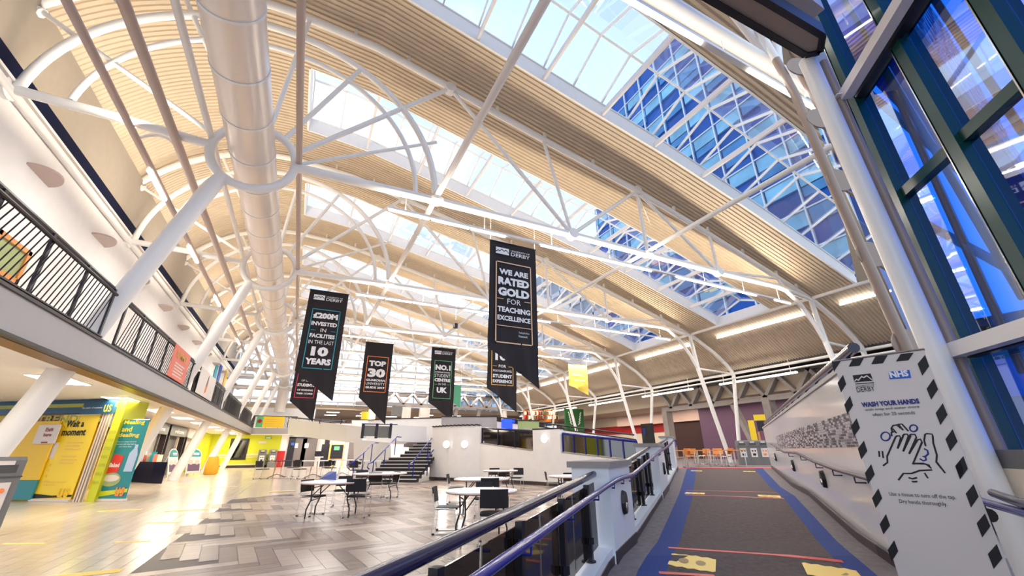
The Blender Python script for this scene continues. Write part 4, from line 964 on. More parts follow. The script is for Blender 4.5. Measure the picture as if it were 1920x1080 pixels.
# ---- right side rooms behind the lattice
struct(MB().box((31.2, 3, 7.2), (34, 60, 7.5)), 'ceiling', 'dark')
struct(MB().box((33.6, 3, 5.6), (45, 60, 5.8)), 'ceiling', 'beige')
struct(MB().box((31.3, -12, 7.5), (60, 112, 7.75)), 'ceiling', 'dark')
struct(MB().box((33.3, 3, 5.6), (33.6, 60, 7.4)), 'wall_right.001', 'beige')
y1_, y2_, y3_ = at_x(1262, 805, 38.9).y, at_x(1322, 805, 38.9).y, at_x(1400, 800, 38.4).y
zr0, zr1 = at_x(1200, 812, 39.0).z, at_x(1200, 796, 39.0).z
struct(MB().box((39.1, y1_, .5), (39.4, 62, 5.7)), 'wall_right.002', 'cream')
struct(MB().box((39.0, y1_, zr0), (39.1, 60, zr1)), 'wall_right.003', 'red')
struct(MB().box((38.6, y2_, .5), (38.9, y1_, zr1-.1)), 'wall_right.005', 'dark_brown')
struct(MB().box((38.3, y2_, zr1-.1), (38.9, y1_+9, 5.7)), 'wall_right.006', 'pink_plaster')
struct(MB().box((38.3, y3_-6, .5), (38.6, y2_, 5.7)), 'wall_right.007', 'purple')
struct(MB().box((36, 9, .5), (36.3, 15, 5.7)), 'wall_right.008', 'pink_plaster')
for i, (x, y) in enumerate(((35.5, 20), (35.5, 24), (35.5, 28), (36.5, 17.5), (36.5, 33))):
    MB().disc((x, y, 5.57), (0, 0, 1), .5, .06, 20).build('round_downlight', 'lamp', None, True, label='round lit ceiling lamp over the cafe, %s' % ['second from right', 'middle', 'fourth from right', 'rightmost', 'leftmost'][i], cat='lamp', group='round ceiling lamps over the cafe')
area('cafe_a', (36, 28, 5.4), 3, 16, 260, col=(1, .78, .6)); area('cafe_b', (36, 40, 5.4), 3, 14, 300, col=(1, .85, .7))
ybx = lambda x0, y0, z0, x1, y1, z1, n_, m, lb, ct: MB().box((x0, y0, z0), (x1, y1, z1)).build(n_, m, None, label=lb, cat=ct)
q = at_r(1426, 800, 34)
rt = empty('shop_unit', (q.x, q.y, .5), 0, 'yellow framed shop unit with wooden shelves beyond the glossy wall', 'shop unit')
for (a, c, m, n_) in (((1412, 778), (1436, 788), 'yellow', 'sign_band'), ((1413, 788), (1418, 866), 'yellow', 'side_post'), ((1420, 810), (1436, 866), 'orange_wood', 'shelf_block'), ((1418, 790), (1436, 808), 'dark', 'opening')):
    u0, u1 = at_r(a[0], a[1], 34), at_r(c[0], c[1], 34); d_ = Vector((u1.x-u0.x, u1.y-u0.y, 0)).normalized()
    MB().quad_on(Vector((u0.x, u0.y, 0)), d_, Z, 0, (Vector((u1.x-u0.x, u1.y-u0.y, 0))).length, u1.z, u0.z, .3).build(n_, m, rt)
# bookshop and green panel on the far right terrace
rt = empty('book_display', (33, 50, 3.5), 0, 'lit wooden shop shelves full of small boxes on the far terrace', 'shelves')
for i in range(5):
    u0 = at_y(985+13*i, 768, 49); u1 = at_y(996+13*i, 791, 49)
    MB().box((u0.x, 49.2, u1.z), (u1.x, 49.6, u0.z)).build('shelf_back', 'orange_wood' if i % 2 else 'wood_edge', rt)
    for j in range(6):
        x = u0.x+(u1.x-u0.x)*(j+.5)/6
        for zz in (.25, .6): z = u1.z+(u0.z-u1.z)*zz; MB().box((x-.12, 49.0, z), (x+.10, 49.2, z+.35+.1*(j % 2))).build('goods_and_glow', random.choice(('cream', 'red_print', 'lamp_warm', 'food_green')), rt)  # some boxes glow, the shop's warm lighting put into their material
u0 = at_y(1059, 766, 44); u1 = at_y(1096, 800, 44)
rt = empty('green_panel', (u0.x, 44, u1.z), 0, 'dark green wall panel with white wavy strokes beyond the terrace', 'wall panel')
MB().box((u0.x, 44, .5), (u1.x, 44.2, u0.z)).build('board', 'green_wall', rt)
for sx in (-1, 1):
    xm = (u0.x+u1.x)/2
    for j in range(5): MB().beam((xm+sx*(.45+.08*j), 43.96, u1.z+.2+.3*j), (xm+sx*(.75+.05*j), 43.96, u1.z+.5+.3*j), .03, .13, up=(0, 0, 1)).build('white_stroke', 'ink_white', rt)
MB().box((-9, 60.9, 1.9), (1, 61.1, 3)).build('x', 'plaster') if False else None
# ================================================================ SHOPS ON THE LEFT
FA, FB = Vector((-10.3, 21.85, 0)), Vector((-5.6, 18.55, 0)); fd = (FB-FA).normalized(); fn = Vector((fd.y, -fd.x, 0)); fn = fn if fn.y < 0 else -fn
def fpt(px, py, off=0.): return at_pl(px, py, FA+fn*off, fn)
def fboard(pxs, off, th, name, m, parent=None, **k):       # polygon on the shopfront plane
    q = [fpt(a, c, off) for a, c in pxs]; return MB().hexa([v for v in q], [v-fn*th for v in q]).build(name, m, parent, **k)
def frect(x0, y0, x1, y1, off, th, name, m, parent=None, **k): # upright rectangle spanned by two photo corners
    a = fpt(x0, y0, off); c = fpt(x1, y1, off); s0 = (a-FA).dot(fd); s1 = (c-FA).dot(fd); b = MB()
    o_ = FA+fn*off; return b.quad_on(o_, fd, Z, s0, s1, c.z, a.z, th).build(name, m, parent, **k)
S_ = lambda v: (v-FA).dot(fd)
fl = (FB-FA).length
struct(MB().quad_on(FA-fn*.15, fd, Z, -4, fl-.35, 0, 3.12, .1), 'wall_left.003', 'yellow_deep')
def fb(s0, s1, z0, z1, off, th, name, m, parent=None, **k): return MB().quad_on(FA+fn*off, fd, Z, s0, s1, z0, z1, th).build(name, m, parent, **k)
sg = empty('shop_sign', FA+Z*2.8, 0, 'navy and olive shop sign band with a yellow word at its right end', 'sign')
sR = S_(Vector((-5.62, 18.6, 0)))
fb(-3.5, sR, 2.98, 3.10, 0, .1, 'top_band', 'navy_sign', sg); fb(-3.5, sR, 2.86, 2.98, 0, .1, 'olive_band', 'olive', sg); fb(-3.5, sR, 2.66, 2.86, 0, .1, 'low_band', 'navy_sign', sg)
fb(sR-1.25, sR, 2.62, 3.02, .06, .04, 'end_panel', 'navy_sign', sg)
text('us', FA+fd*(sR-.22)+fn*.085+Z*2.68, fd, Z, .3, .24, 'yellow', sg, bold=.0)
text('the union of students', FA+fd*(sR-.85)+fn*.085+Z*2.80, fd, Z, .8, .06, 'ink_white', sg)
text('TRENDING', FA+fd*(sR-1.75)+fn*.0+Z*2.36, fd, Z, 2.6, .26, 'olive', sg, name='wall_lettering', bold=.03)
fb(sR-3.4, sR-.5, 2.3, 2.66, -.05, .04, 'backing', 'wood_edge', sg)
# yellow hoarding with the exit notice
rt = empty('yellow_hoarding', FA, 0, 'plain yellow hoarding with a teal foot behind the near sloping leg', 'panel')
s0, s1 = S_(fpt(-30, 900)), S_(fpt(62, 938, .05))
a0 = S_(fpt(90, 790, .05))
fb(a0-3.2, a0+.55, .62, 2.42, .05, .05, 'yellow_sheet', 'yellow_deep', rt); fb(a0-3.2, a0+.55, .05, .62, .05, .05, 'teal_foot', 'teal', rt)
nb = frect(75, 797, 102, 832, .12, .02, 'exit_notice', 'poster_white', None, label='white notice reading Exit here in red on the yellow hoarding', cat='sign')
e0 = fpt(75, 832, .14); e1 = fpt(102, 797, .14); sA, sB = S_(e0), S_(e1); w_ = abs(sB-sA)
zc0, zc1 = e0.z, e1.z; smid = (sA+sB)/2
text('Exit', FA+fd*(smid+.02)+fn*.14+Z*(zc1-.2), fd, Z, .30, .12, 'red', nb, bold=.03); text('here', FA+fd*(smid+.02)+fn*.14+Z*(zc1-.36), fd, Z, .32, .11, 'red', nb, bold=.03)
fb(min(sA, sB)+.02, max(sA, sB)-.02, zc0+.02, zc0+.06, .14, .01, 'red_line', 'red', nb)
def rollup(name, P, r, w_, h_, m, label, tilt=0.):
    rt = empty(name, P, 0, label, 'roll-up banner'); n = r.cross(Z)
    sh = MB().quad_on(P, r, Z, -w_/2, w_/2, .07, h_, .012).build('sheet', m, rt)
    MB().beam(P-r*w_/2+Z*.04, P+r*w_/2+Z*.04, .14, .07).build('base', 'poster_white', rt)
    MB().tube([P-r*w_/2+Z*h_, P+r*w_/2+Z*h_], .014, 8).build('top_bar', 'chrome', rt, True)
    for s in (-.35, .35): MB().disc(P+r*w_*s+Z*.012, (0, 0, 1), .04, .02, 10).build('foot', 'chrome', rt)
    return sh, n
PW_ = (Vector((-7.29, 19.74, 0))+Vector((-6.08, 18.88, 0)))/2+fn*.35; 
A = at_z(57, 940); B = at_z(131, 941); r = (B-A).normalized(); P = (A+B)/2; W = (B-A).length
rt, n = rollup('rollup_banner', P, r, W, 2.62, 'yellow', 'yellow roll-up banner reading Wait a moment beside the near leg')
f = n*.012
text('Wait a', P+f-r*.12+Z*2.22, r, Z, .72, .22, 'ink_black', rt, bold=.03); text('moment', P+f-r*.05+Z*1.95, r, Z, .95, .2, 'ink_black', rt, bold=.03)
for i in range(6): MB().quad_on(P+f, r, Z, -W*.12, W*(.30-.06*(i % 2)), 1.72-.1*i-(.12 if i > 2 else 0), 1.745-.1*i-(.12 if i > 2 else 0), .004).build('print_line', 'ink_gold', rt)
for i in range(4): MB().disc(P+f-r*W*.34+Z*(1.05-.16*i), n, .04, .006, 12).build('print_dot', 'ink_gold', rt)
MB().quad_on(P+f, r, Z, -W*.47, -W*.32, 1.25, 1.75, .006).build('white_strip', 'poster_white', rt)
text('Thank you for your', P+f-r*.05+Z*.52, r, Z, .8, .07, 'ink_gold', rt); text('cooperation', P+f-r*.25+Z*.44, r, Z, .45, .06, 'ink_gold', rt)
MB().poly_on(P+f, r, Z, [(-W/2, .08), (W/2, .14), (W/2, .2), (0, .17), (-W/2, .22)]).build('dark_swash', 'ink_black', rt)
text('us', P+f*1.8+r*W*.27+Z*.12, r, Z, .42, .26, 'yellow_deep', rt, bold=.02)
rt = empty('folding_door', at_z(140, 940), 0, 'cream folded shop door leaves between the two near banners', 'door')
q = Vector((-6.0, 18.85, 0))
for i in range(3):
    o_ = q+fd*(.03+.13*i)+fn*(.02*i); MB().quad_on(o_, fd, Z, 0, .11, 0, 2.66, .05).build('leaf', 'cream', rt); MB().quad_on(o_+fn*.03, fd, Z, .09, .11, 0, 2.66, .05).build('seal', 'brown_steel', rt)
A = at_z(157, 942); B = at_z(172, 942); r2 = (B-A).normalized()
rt = empty('lime_pillar', Vector((-5.45, 18.45, 0)), 0, 'lime green pillar with faint olive words between the near banners', 'pillar')
MB().prism([Vector((-5.62, 18.6, 0)), Vector((-5.36, 18.42, 0)), Vector((-5.15, 19.9, 0)), Vector((-5.6, 19.9, 0))], 0, 3.12).build('body', 'lime', rt)
for i in range(10): text(['MOVIES', 'THE ARTS', 'FASHION', 'BURGER', 'ACTION', 'STYLE', 'MUSIC', 'THE STORE', 'FORCE', 'DRAMA'][i], Vector((-5.49, 18.50, 2.75-.25*i)), Vector((.26, -.18, 0)).normalized(), Z, .26, .09, 'olive', rt)
A = at_z(171, 940); B = at_z(234, 940); r = (B-A).normalized(); P = (A+B)/2; W = (B-A).length
rt, n = rollup('rollup_banner', P, r, W, 2.44, 'teal', 'teal roll-up banner reading Mealing and dealing with a salad picture')
f = n*.012
for i, (t_, w_, dx) in enumerate((('Mealing', .62, .05), ('and', .3, -.12), ('dealing', .62, -.0))): text(t_, P+f+r*dx*W+Z*(2.26-.20*i), r, Z, w_*W/.95, .16, 'yellow', rt, bold=.02)
for i, t_ in enumerate(("There's a cheap lunch for", "everyone with meal deals at", "your Union Shop!")): text(t_, P+f+Z*(1.72-.075*i), r, Z, (.62 if i < 2 else .4)*W, .05, 'ink_white', rt)
MB().poly_on(P+f, r, Z, [(-.33*W, .78), (.02*W, .84), (.06*W, 1.32), (-.25*W, 1.38)]).build('print_packet', 'red_print', rt); text('Baked', P+f*1.6-r*.14*W+Z*.98, r, Z, .3*W, .13, 'ink_white', rt, bold=.02)
MB().poly_on(P+f*1.3, r, Z, [(-.12*W+.30*W*math.cos(t), .62+.2*math.sin(t)) for t in np.linspace(0, 2*PI, 22)[:-1]]).build('print_salad', 'food_green', rt)
MB().poly_on(P+f*1.8, r, Z, [(-.12*W+.25*W*math.cos(t), .66+.10*math.sin(t)) for t in np.linspace(0, 2*PI, 22)[:-1]]).build('print_salad', 'poster_white', rt)
MB().poly_on(P+f, r, Z, [(.18*W, .85), (.44*W, .85), (.46*W, 1.35), (.4*W, 1.55), (.4*W, 1.66), (.3*W, 1.66), (.3*W, 1.55), (.2*W, 1.4)]).build('print_bottle', 'bottle', rt)
MB().poly_on(P+f*1.2, r, Z, [(-.48*W, .10), (.48*W, .26), (.48*W, .36), (-.3*W, .28)]).build('print_swash', 'lime', rt)
text('us', P+f*2.+r*W*.28+Z*.14, r, Z, .3, .26, 'ink_orange', rt, bold=.02)
# shop wall farther along
struct(MB().box((-8.2, 22.6, 0), (-7.9, YB, 3.12)), 'wall_left.004', 'cream')
def shop_bay(y0, y1, lb, band_m='dark', inner='beige'):
    rt = empty('shopfront', (-7.5, y0, 0), 0, lb, 'shopfront')
    MB().box((-7.9, y0, 0), (-7.8, y1, 2.9)).build('back_panel', inner, rt)
    MB().box((-7.6, y0, 2.45), (-7.3, y1, 3.1)).build('sign_band', band_m, rt)
    for y in (y0, y1-.15): MB().box((-7.6, y, 0), (-7.3, y+.15, 2.5)).build('jamb', 'black_trim', rt)
    return rt
bays = [(23.5, 28.5, 'dark framed shop bay behind the teal banner'), (28.8, 33.5, 'dark framed shop bay behind the second leg with a grey screen'), (34, 38.4, 'grey shop bay behind the third leg'), (39, 43, 'pale shop bay next to the lime wall')]
for i, (a, c, l_) in enumerate(bays):
    s_ = shop_bay(a, c, l_, 'dark' if i < 3 else 'poster_white', ('yellow', 'fascia', 'bin_grey', 'poster_white')[i])
    if i < 3: text('student shop' if i == 0 else 'welcome', Vector((-7.28, (a+c)/2, 2.62)), Vector((0, 1, 0)), Z, (c-a)*.6, .25, 'ink_white', s_, bold=.03)
    if i == 0:
        MB().box((-7.5, 26.6, 0), (-7.2, 28.2, 2.9)).build('black_panel', 'dark', s_); MB().box((-7.45, 24.6, .4), (-7.3, 26.0, 2.5)).build('white_poster', 'poster_white', s_)
        text('E3', Vector((-7.27, 25.2, 1.7)), Vector((0, 1, 0)), Z, .6, .5, 'ink_navy', s_, bold=.05)
    if i == 3:
        MB().box((-7.2, 40, .3), (-7.15, 40.5, 2.2)).build('red_strip', 'red', s_)
struct(MB().box((-8.0, 43.2, 0), (-7.7, YB, 3.12)), 'wall_left.005', 'lime')
# navy bin of leaflets
A = at_z(251, 903); B = at_z(303, 907)
rt = empty('leaflet_table', (-6.2, 27.8, 0), 0, 'navy draped table piled with leaflets behind the teal banner', 'table')
r = (B-A).normalized(); bk = Vector((-.6, .8, 0))
MB().prism([A, B, B+bk*1.2, A+bk*1.2], 0, .98).build('drape', 'navy', rt)
for i in range(12):
    q = A+r*(.2+(i % 6)*.42)+bk*(.2+.4*(i//6))
    MB().box((q.x, q.y, .98), (q.x+.2, q.y+.12, 1.25+.25*random.random())).build('leaflet_stack', random.choice(('ink_white', 'ink_orange', 'ink_teal', 'coral', 'cream')), rt)
def aboard(P, r, label, lean=.12):
    rt = empty('a_board', P, 0, label, 'sign'); n = r.cross(Z).normalized(); u = (Z-n*lean*2).normalized(); w_, h_ = .9, 1.75
    pts = [(-w_/2, .15), (w_/2, .15), (w_/2, h_-.45)]+[(w_/2*math.cos(t), h_-.45+.42*math.sin(t)) for t in np.linspace(0, PI, 14)[1:-1]]+[(-w_/2, h_-.45)]
    MB().poly_on(P, r, u, pts, .03).build('panel', 'poster_white', rt)
    top = [(w_*.44, h_-.55)]+[(w_*.44*math.cos(t), h_-.47+.38*math.sin(t)) for t in np.linspace(0, PI, 14)]+[(-w_*.44, h_-.55)]
    MB().poly_on(P+n*.032, r, u, top, .01).build('teal_top', 'teal', rt)
    MB().poly_on(P+n*.032, r, u, [(-.38, .3), (.38, .3), (.38, .75), (-.38, .75)], .01).build('photo_lower', 'purple', rt)
    for s in (-1, 1): MB().poly_on(P+n*.034, r, u, [(s*.2+.14*math.cos(t), .85+.16*math.sin(t)) for t in np.linspace(0, 2*PI, 14)[:-1]], .01).build('photo_face', 'pink_plaster', rt)
    for i in range(2): MB().poly_on(P+n*.044, r, u, [(-.1, h_-.35-.09*i), (.28, h_-.35-.09*i), (.28, h_-.30-.09*i), (-.1, h_-.30-.09*i)], .006).build('print_line', 'ink_white', rt)
    for s in (-1, 1):
        MB().tube([P+r*s*w_/2, P+r*s*w_/2+u*(h_-.45)], .02, 6).build('leg', 'white_steel', rt)
        MB().tube([P+r*s*w_/2-n*.6, P+r*s*w_/2+u*(h_-.45)], .018, 6).build('leg', 'white_steel', rt)
    return rt
A = at_z(341, 893); B = at_z(379, 891); r = (B-A).normalized(); aboard((A+B)/2, r, 'white a-board sign with a teal rounded top beside the third leg')
P = at_z(323, 894); aboard(P, Vector((.35, .94, 0)), 'second teal topped a-board half hidden behind the third leg')
P = at_z(393, 890); rt = empty('charity_sack', P, 0, 'creased orange yellow sack standing by the pale shop wall', 'sack')
b = MB(); seg = 10
for j, (z, r_) in enumerate(((0, .34), (.1, .42), (.5, .40), (.9, .36), (1.15, .3))):
    b.v += [(P.x+r_*(1+.12*math.sin(3*k+j))*math.cos(2*PI*k/seg), P.y+.8*r_*math.sin(2*PI*k/seg), z) for k in range(seg)]
for j in range(4):
    for k in range(seg): l = (k+1) % seg; b.f.append((j*seg+k, j*seg+l, (j+1)*seg+l, (j+1)*seg+k))
b.f.append(tuple(range(4*seg, 5*seg))); b.f.append(tuple(range(seg-1, -1, -1))); b.build('bag', 'bag_yellow', rt, True)
b = MB()
# ---------------------------------------------------------------- litter bins
def litter_bin(P, rz, label, group=None, sc=1., colour='poster_white'):
    rt = empty('litter_bin', (0, 0, 0), 0, label, 'bin', group)
    w_, d_ = .56, .6
    prof = [(-d_/2, 0), (d_/2, 0), (d_/2, 1.0), (d_/2-.02, 1.12), (d_/2-.10, 1.24), (d_/2-.24, 1.32), (-d_/2+.05, 1.34), (-d_/2, 1.28)]
    b = L(); b.hexa([(-w_/2, y, z) for y, z in prof], [(w_/2, y, z) for y, z in prof]); b.build('body', 'bin_grey', rt)
    b = L(); b.box((-w_/2-.012, -d_/2-.01, .98), (w_/2+.012, d_/2+.012, 1.005)); b.build('hood_joint', 'bin_dark', rt)
    b = L(); b.box((-w_*.3, -d_/2-.012, .42), (w_*.3, -d_/2, .9)); lp = b.build('label_panel', 'poster_white', rt)
    b = L(); b.box((-w_*.14, -d_/2-.02, .5), (w_*.14, -d_/2-.012, .62)); b.build('pictogram', 'ink_black' if colour != 'orange' else 'ink_orange', lp)
    for sx in (-1, 1): b = L(); b.disc((sx*.07, -d_/2-.016, .76), (0, 1, 0), .045, .012, 10); b.build('pictogram', 'ink_black' if colour != 'orange' else 'ink_orange', lp)
    b = L(); b.box((-w_*.32, -d_/2-.006, 1.06), (w_*.32, -d_/2+.05, 1.2)); b.build('opening', 'bin_dark', rt)
    b = L(); b.box((-w_*.2, -d_/2-.012, 1.20), (w_*.2, -d_/2+.06, 1.27)); b.build('hood_label', 'poster_white', rt)
    rt.location = P; rt.rotation_euler = (0, 0, rz); rt.scale = (sc, sc, sc); return rt
litter_bin(Vector((-5.02, 11.75, 0)), math.radians(50), 'grey litter bin at the left edge of the frame under the near leg', colour='orange')
litter_bin(Vector((at_y(488, 870, 51.3).x, 51.3, 0)), .1, 'grey litter bin against the lime wall, left one of the pair', 'pair of bins by the lime wall', 1.25)
litter_bin(Vector((at_y(508, 870, 51.3).x, 51.3, 0)), .1, 'grey litter bin against the lime wall, right one of the pair', 'pair of bins by the lime wall', 1.25, 'orange')
for i, px in enumerate((1397, 1417, 1437)):
    litter_bin(at_r(px, 873, 29) * 1 if False else Vector((at_z(px, 871.5, UZ).x, at_z(px, 871.5, UZ).y, UZ)), math.radians(-45), 'grey litter bin at the ramp top, '+['left', 'middle', 'right with an orange symbol'][i]+' of three', 'three bins at the ramp top', 1.05, 'orange' if i == 2 else 'poster_white')
# ================================================================ TABLES AND CHAIRS
def make_table(R, label):
    rt = empty('round_table', (0, 0, 0), 0, label, 'table', 'round white folding tables')
    b = L(); b.tube([(0, 0, .705), (0, 0, .725)], R-.006, 40); b.build('edge_band', 'wood_edge', rt, True)
    b = L(); b.tube([(0, 0, .722), (0, 0, .742)], R, 40); b.build('tabletop', 'table_white', rt, True)
    for sx in (-1, 1):
        for sy in (-1, 1):
            b = L(); b.tube([(sx*R*.55, sy*R*.42, .70), (sx*R*.52, sy*R*.42, .38), (sx*R*.62, sy*R*.42, .18), (sx*R*.62, sy*R*.42, .0)], .016, 7); b.build('leg', 'table_leg', rt, True)
            b = L(); b.tube([(sx*R*.2, sy*R*.42, .70), (sx*R*.53, sy*R*.42, .45)], .011, 6); b.build('brace', 'table_leg', rt, True)
        b = L(); b.tube([(sx*R*.53, -R*.42, .36), (sx*R*.53, R*.42, .36)], .012, 6); b.build('crossbar', 'table_leg', rt, True)
        b = L(); b.tube([(sx*R*.55, -R*.42, .62), (sx*R*.55, R*.42, .62)], .012, 6); b.build('crossbar', 'table_leg', rt, True)
    return rt
def make_chair(seatm='black_fabric', frame='chrome'):
    rt = empty('stacking_chair', (0, 0, 0)); W = .46
    b = L(); n = 8
    b.hexa([(x*W/2, y, .425) for x, y in ((-.9, -.2), (-1, -.15), (-1, .12), (-.8, .22), (.8, .22), (1, .12), (1, -.15), (.9, -.2))], [(x*W/2, y, .465) for x, y in ((-.9, -.2), (-1, -.15), (-1, .12), (-.8, .22), (.8, .22), (1, .12), (1, -.15), (.9, -.2))])
    b.build('seat', seatm, rt)
    b = L(); k = 6
    F = [(-W/2+W*i/k, -.22-.035*math.sin(PI*i/k)) for i in range(k+1)]
    for i in range(k):
        (x0, y0), (x1, y1) = F[i], F[i+1]; b.hexa([(x0, y0, .55), (x1, y1, .55), (x1, y1-.025, .55), (x0, y0-.025, .55)], [(x0, y0-.05, .83), (x1, y1-.05, .83), (x1, y1-.075, .83), (x0, y0-.075, .83)])
    b.build('backrest', seatm, rt)
    for s in (-1, 1):
        x = s*(W/2+.012)
        b = L(); b.tube([(x, -.25, .0), (x, -.22, .44), (x, -.26, .72)], .010, 6); b.build('leg', frame, rt, True)
        b = L(); b.tube([(x, .20, .0), (x, .19, .44), (x, -.21, .45)], .010, 6); b.build('leg', frame, rt, True)
        b = L(); b.tube([(x, -.25, .012), (x, .20, .012)], .010, 6); rn = b.build('runner', frame, rt, True)
        for y in (-.22, .17): b = L(); b.box((x-.02, y-.025, 0), (x+.02, y+.025, .03)); b.build('foot_cap', 'rubber', rn)
    return rt
proto = make_chair(); first = [True]
def chair(P, face, label, group='black chairs round the white tables', z=0, pr=None, sc=1.):
    global proto
    if first[0] and pr is None: o = proto; first[0] = False
    else: o = copy_tree(pr or proto)
    o.location = (P[0], P[1], z); d = Vector((face[0]-P[0], face[1]-P[1], 0)); o.rotation_euler = (0, 0, math.atan2(d.y, d.x)-PI/2)
    o.scale = (sc,)*3
    tag(o, label, 'chair', group); return o
def table(c, R, rz, label):
    t = make_table(R, label); t.location = (c[0], c[1], 0); t.rotation_euler = (0, 0, rz); return t
TBL = [((0.97, 11.5), .76, math.radians(-20), 'round white folding table with the blue chair board on it'),
       ((3.07, 7.44), .63, math.radians(-10), 'nearest round white folding table beside the ramp railing'),
       ((2.6, 15.0), .85, math.radians(-30), 'round white folding table in front of the stairs'),
       ((4.35, 10.57), .70, math.radians(-20), 'round white folding table just behind the nearest one'),
       ((6.7, 14.5), .62, math.radians(-50), 'round white folding table by the terrace wall near the blue barrier'),
       ((6.95, 10.3), .66, math.radians(-40), 'round white folding table beyond the railing at the right')]
for a in TBL: table(*a)
def cpx(px, py, tc_, label, **k):     # chair whose rear feet stand at a photo point
    P = at_z(px, py); side_ = k.pop('side', False)
    d_ = Vector((.44, .9, 0)) if side_ == 'fwd' else Vector((.9, -.44, 0)) if side_ else (Vector((tc_[0], tc_[1], 0))-P).normalized()
    P = P+d_*.2; return chair((P.x, P.y), (P.x+d_.x, P.y+d_.y), label, **k)
cpx(570, 966, TBL[0][0], 'black chair on the left of the blue topped table', sc=.92); cpx(662, 972, TBL[0][0], 'black chair on the right front of the blue topped table', sc=.98, side='fwd')
cpx(640, 948, TBL[0][0], 'black chair at the back right of the blue topped table', sc=.9)
cpx(816, 999, TBL[1][0], 'black chair seen side on at the left of the nearest table', sc=.92, side=True); cpx(926, 1026, TBL[1][0], 'black chair with its back to us at the nearest table', sc=.98, side='fwd')
cpx(907, 968, TBL[1][0], 'black chair half hidden behind the nearest table', sc=.86)
cpx(841, 944, TBL[3][0], 'black chair at the left of the second nearest table', sc=.92, side=True); cpx(918, 966, TBL[3][0], 'black chair in front of the second nearest table', sc=.95, side='fwd')
cpx(700, 935, TBL[2][0], 'black chair in front of the table by the stairs', sc=.92, side='fwd'); cpx(675, 925, TBL[2][0], 'black chair left of the table by the stairs', sc=.92); cpx(738, 932, TBL[2][0], 'black chair right of the table by the stairs', sc=.92)
cpx(927, 916, TBL[4][0], 'black chair left of the table by the terrace wall', sc=.9); cpx(945, 921, TBL[4][0], 'black chair in front of the table by the terrace wall', sc=.9, side='fwd'); cpx(972, 916, TBL[4][0], 'black chair right of the table by the terrace wall', sc=.9)
cpx(1027, 930, TBL[5][0], 'black chair left of the table beyond the railing', sc=.88, side=True); cpx(1070, 934, TBL[5][0], 'black chair in front of the table beyond the railing', sc=.88, side='fwd'); cpx(1090, 922, TBL[5][0], 'black chair right of the table beyond the railing', sc=.88)
rt = empty('blue_chair_board', (1.05, 11.6, .742), 0, 'blue and white folded plastic sign lying open on the table', 'sign')
A = at_z(598, 898, .745); B = at_z(630, 900, .745)
MB().hexa([A, B, B+Vector((0, .02, 0)), A+Vector((0, .02, 0))], [A+Vector((.22, .0, .17)), B+Vector((-.02, 0, .19)), B+Vector((-.02, .02, .19)), A+Vector((.22, .02, .17))]).build('blue_face', 'blue_chair', rt)
MB().hexa([B, B+Vector((.05, .1, 0)), B+Vector((.06, .11, 0)), B+Vector((.01, 0, 0))], [B+Vector((.04, 0, .3)), B+Vector((.07, .1, .27)), B+Vector((.08, .11, .27)), B+Vector((.05, 0, .3))]).build('white_face', 'poster_white', rt)
P = at_z(906, 897); MB().box((P.x-.08, P.y, 0), (P.x+.08, P.y+.08, 1.0)).build('blue_barrier', 'blue_chair', None, label='narrow upright blue board against the terrace wall', cat='board')
# far tables left of the stairs
for i, (px, py, lb) in enumerate(((518, 896, 'dark topped table with a red box in front of the far white wall'), (586, 896, 'small white table in front of the grey double doors'), (640, 893, 'long white table left of the stairs'), (690, 899, 'white table behind the blue stair handrail'))):
    P = at_z(px, py); rt = empty('cafe_table', P, 0, lb, 'table', 'far tables left of the stairs'); m = 'dark' if i == 0 else 'table_white'
    w_ = .7 if i < 2 else .9 if i == 2 else .6; sc = 1.15
    MB().box((P.x-w_, P.y-.5, .90), (P.x+w_, P.y+.5, .95)).build('top', m, rt)
    for sx in ((-.2, .2) if i < 2 else (-w_*.8, w_*.8)):
        MB().tube([(P.x+sx, P.y, 0), (P.x+sx*.6, P.y, .95)], .035, 6).build('leg', 'chrome', rt)
    for sx in (-1, 1): MB().tube([(P.x+sx*.45, P.y-.4, .02), (P.x, P.y, .2), (P.x+sx*.45, P.y+.4, .02)], .02, 5).build('foot', 'chrome', rt)
    if i == 0:
        (lambda q: MB().box((q.x-.35, 51.2, 0), (q.x+.45, 51.9, 1.55)))(at_y(523, 860, 51.2)).build('red_machine', 'red', None, label='red box unit against the far white wall', cat='machine')
    for ci, (sx, sy) in enumerate(((-.75, -.8), (.8, .8))):
        chair((P.x+sx, P.y+sy), (P.x, P.y), 'black chair at the %s, %s side' % (('dark far table by the red box', 'small white table by the grey doors', 'long white far table', 'table behind the blue stair handrail')[i], ('near left', 'far right')[ci]), group='black chairs at the far tables', sc=1.15)
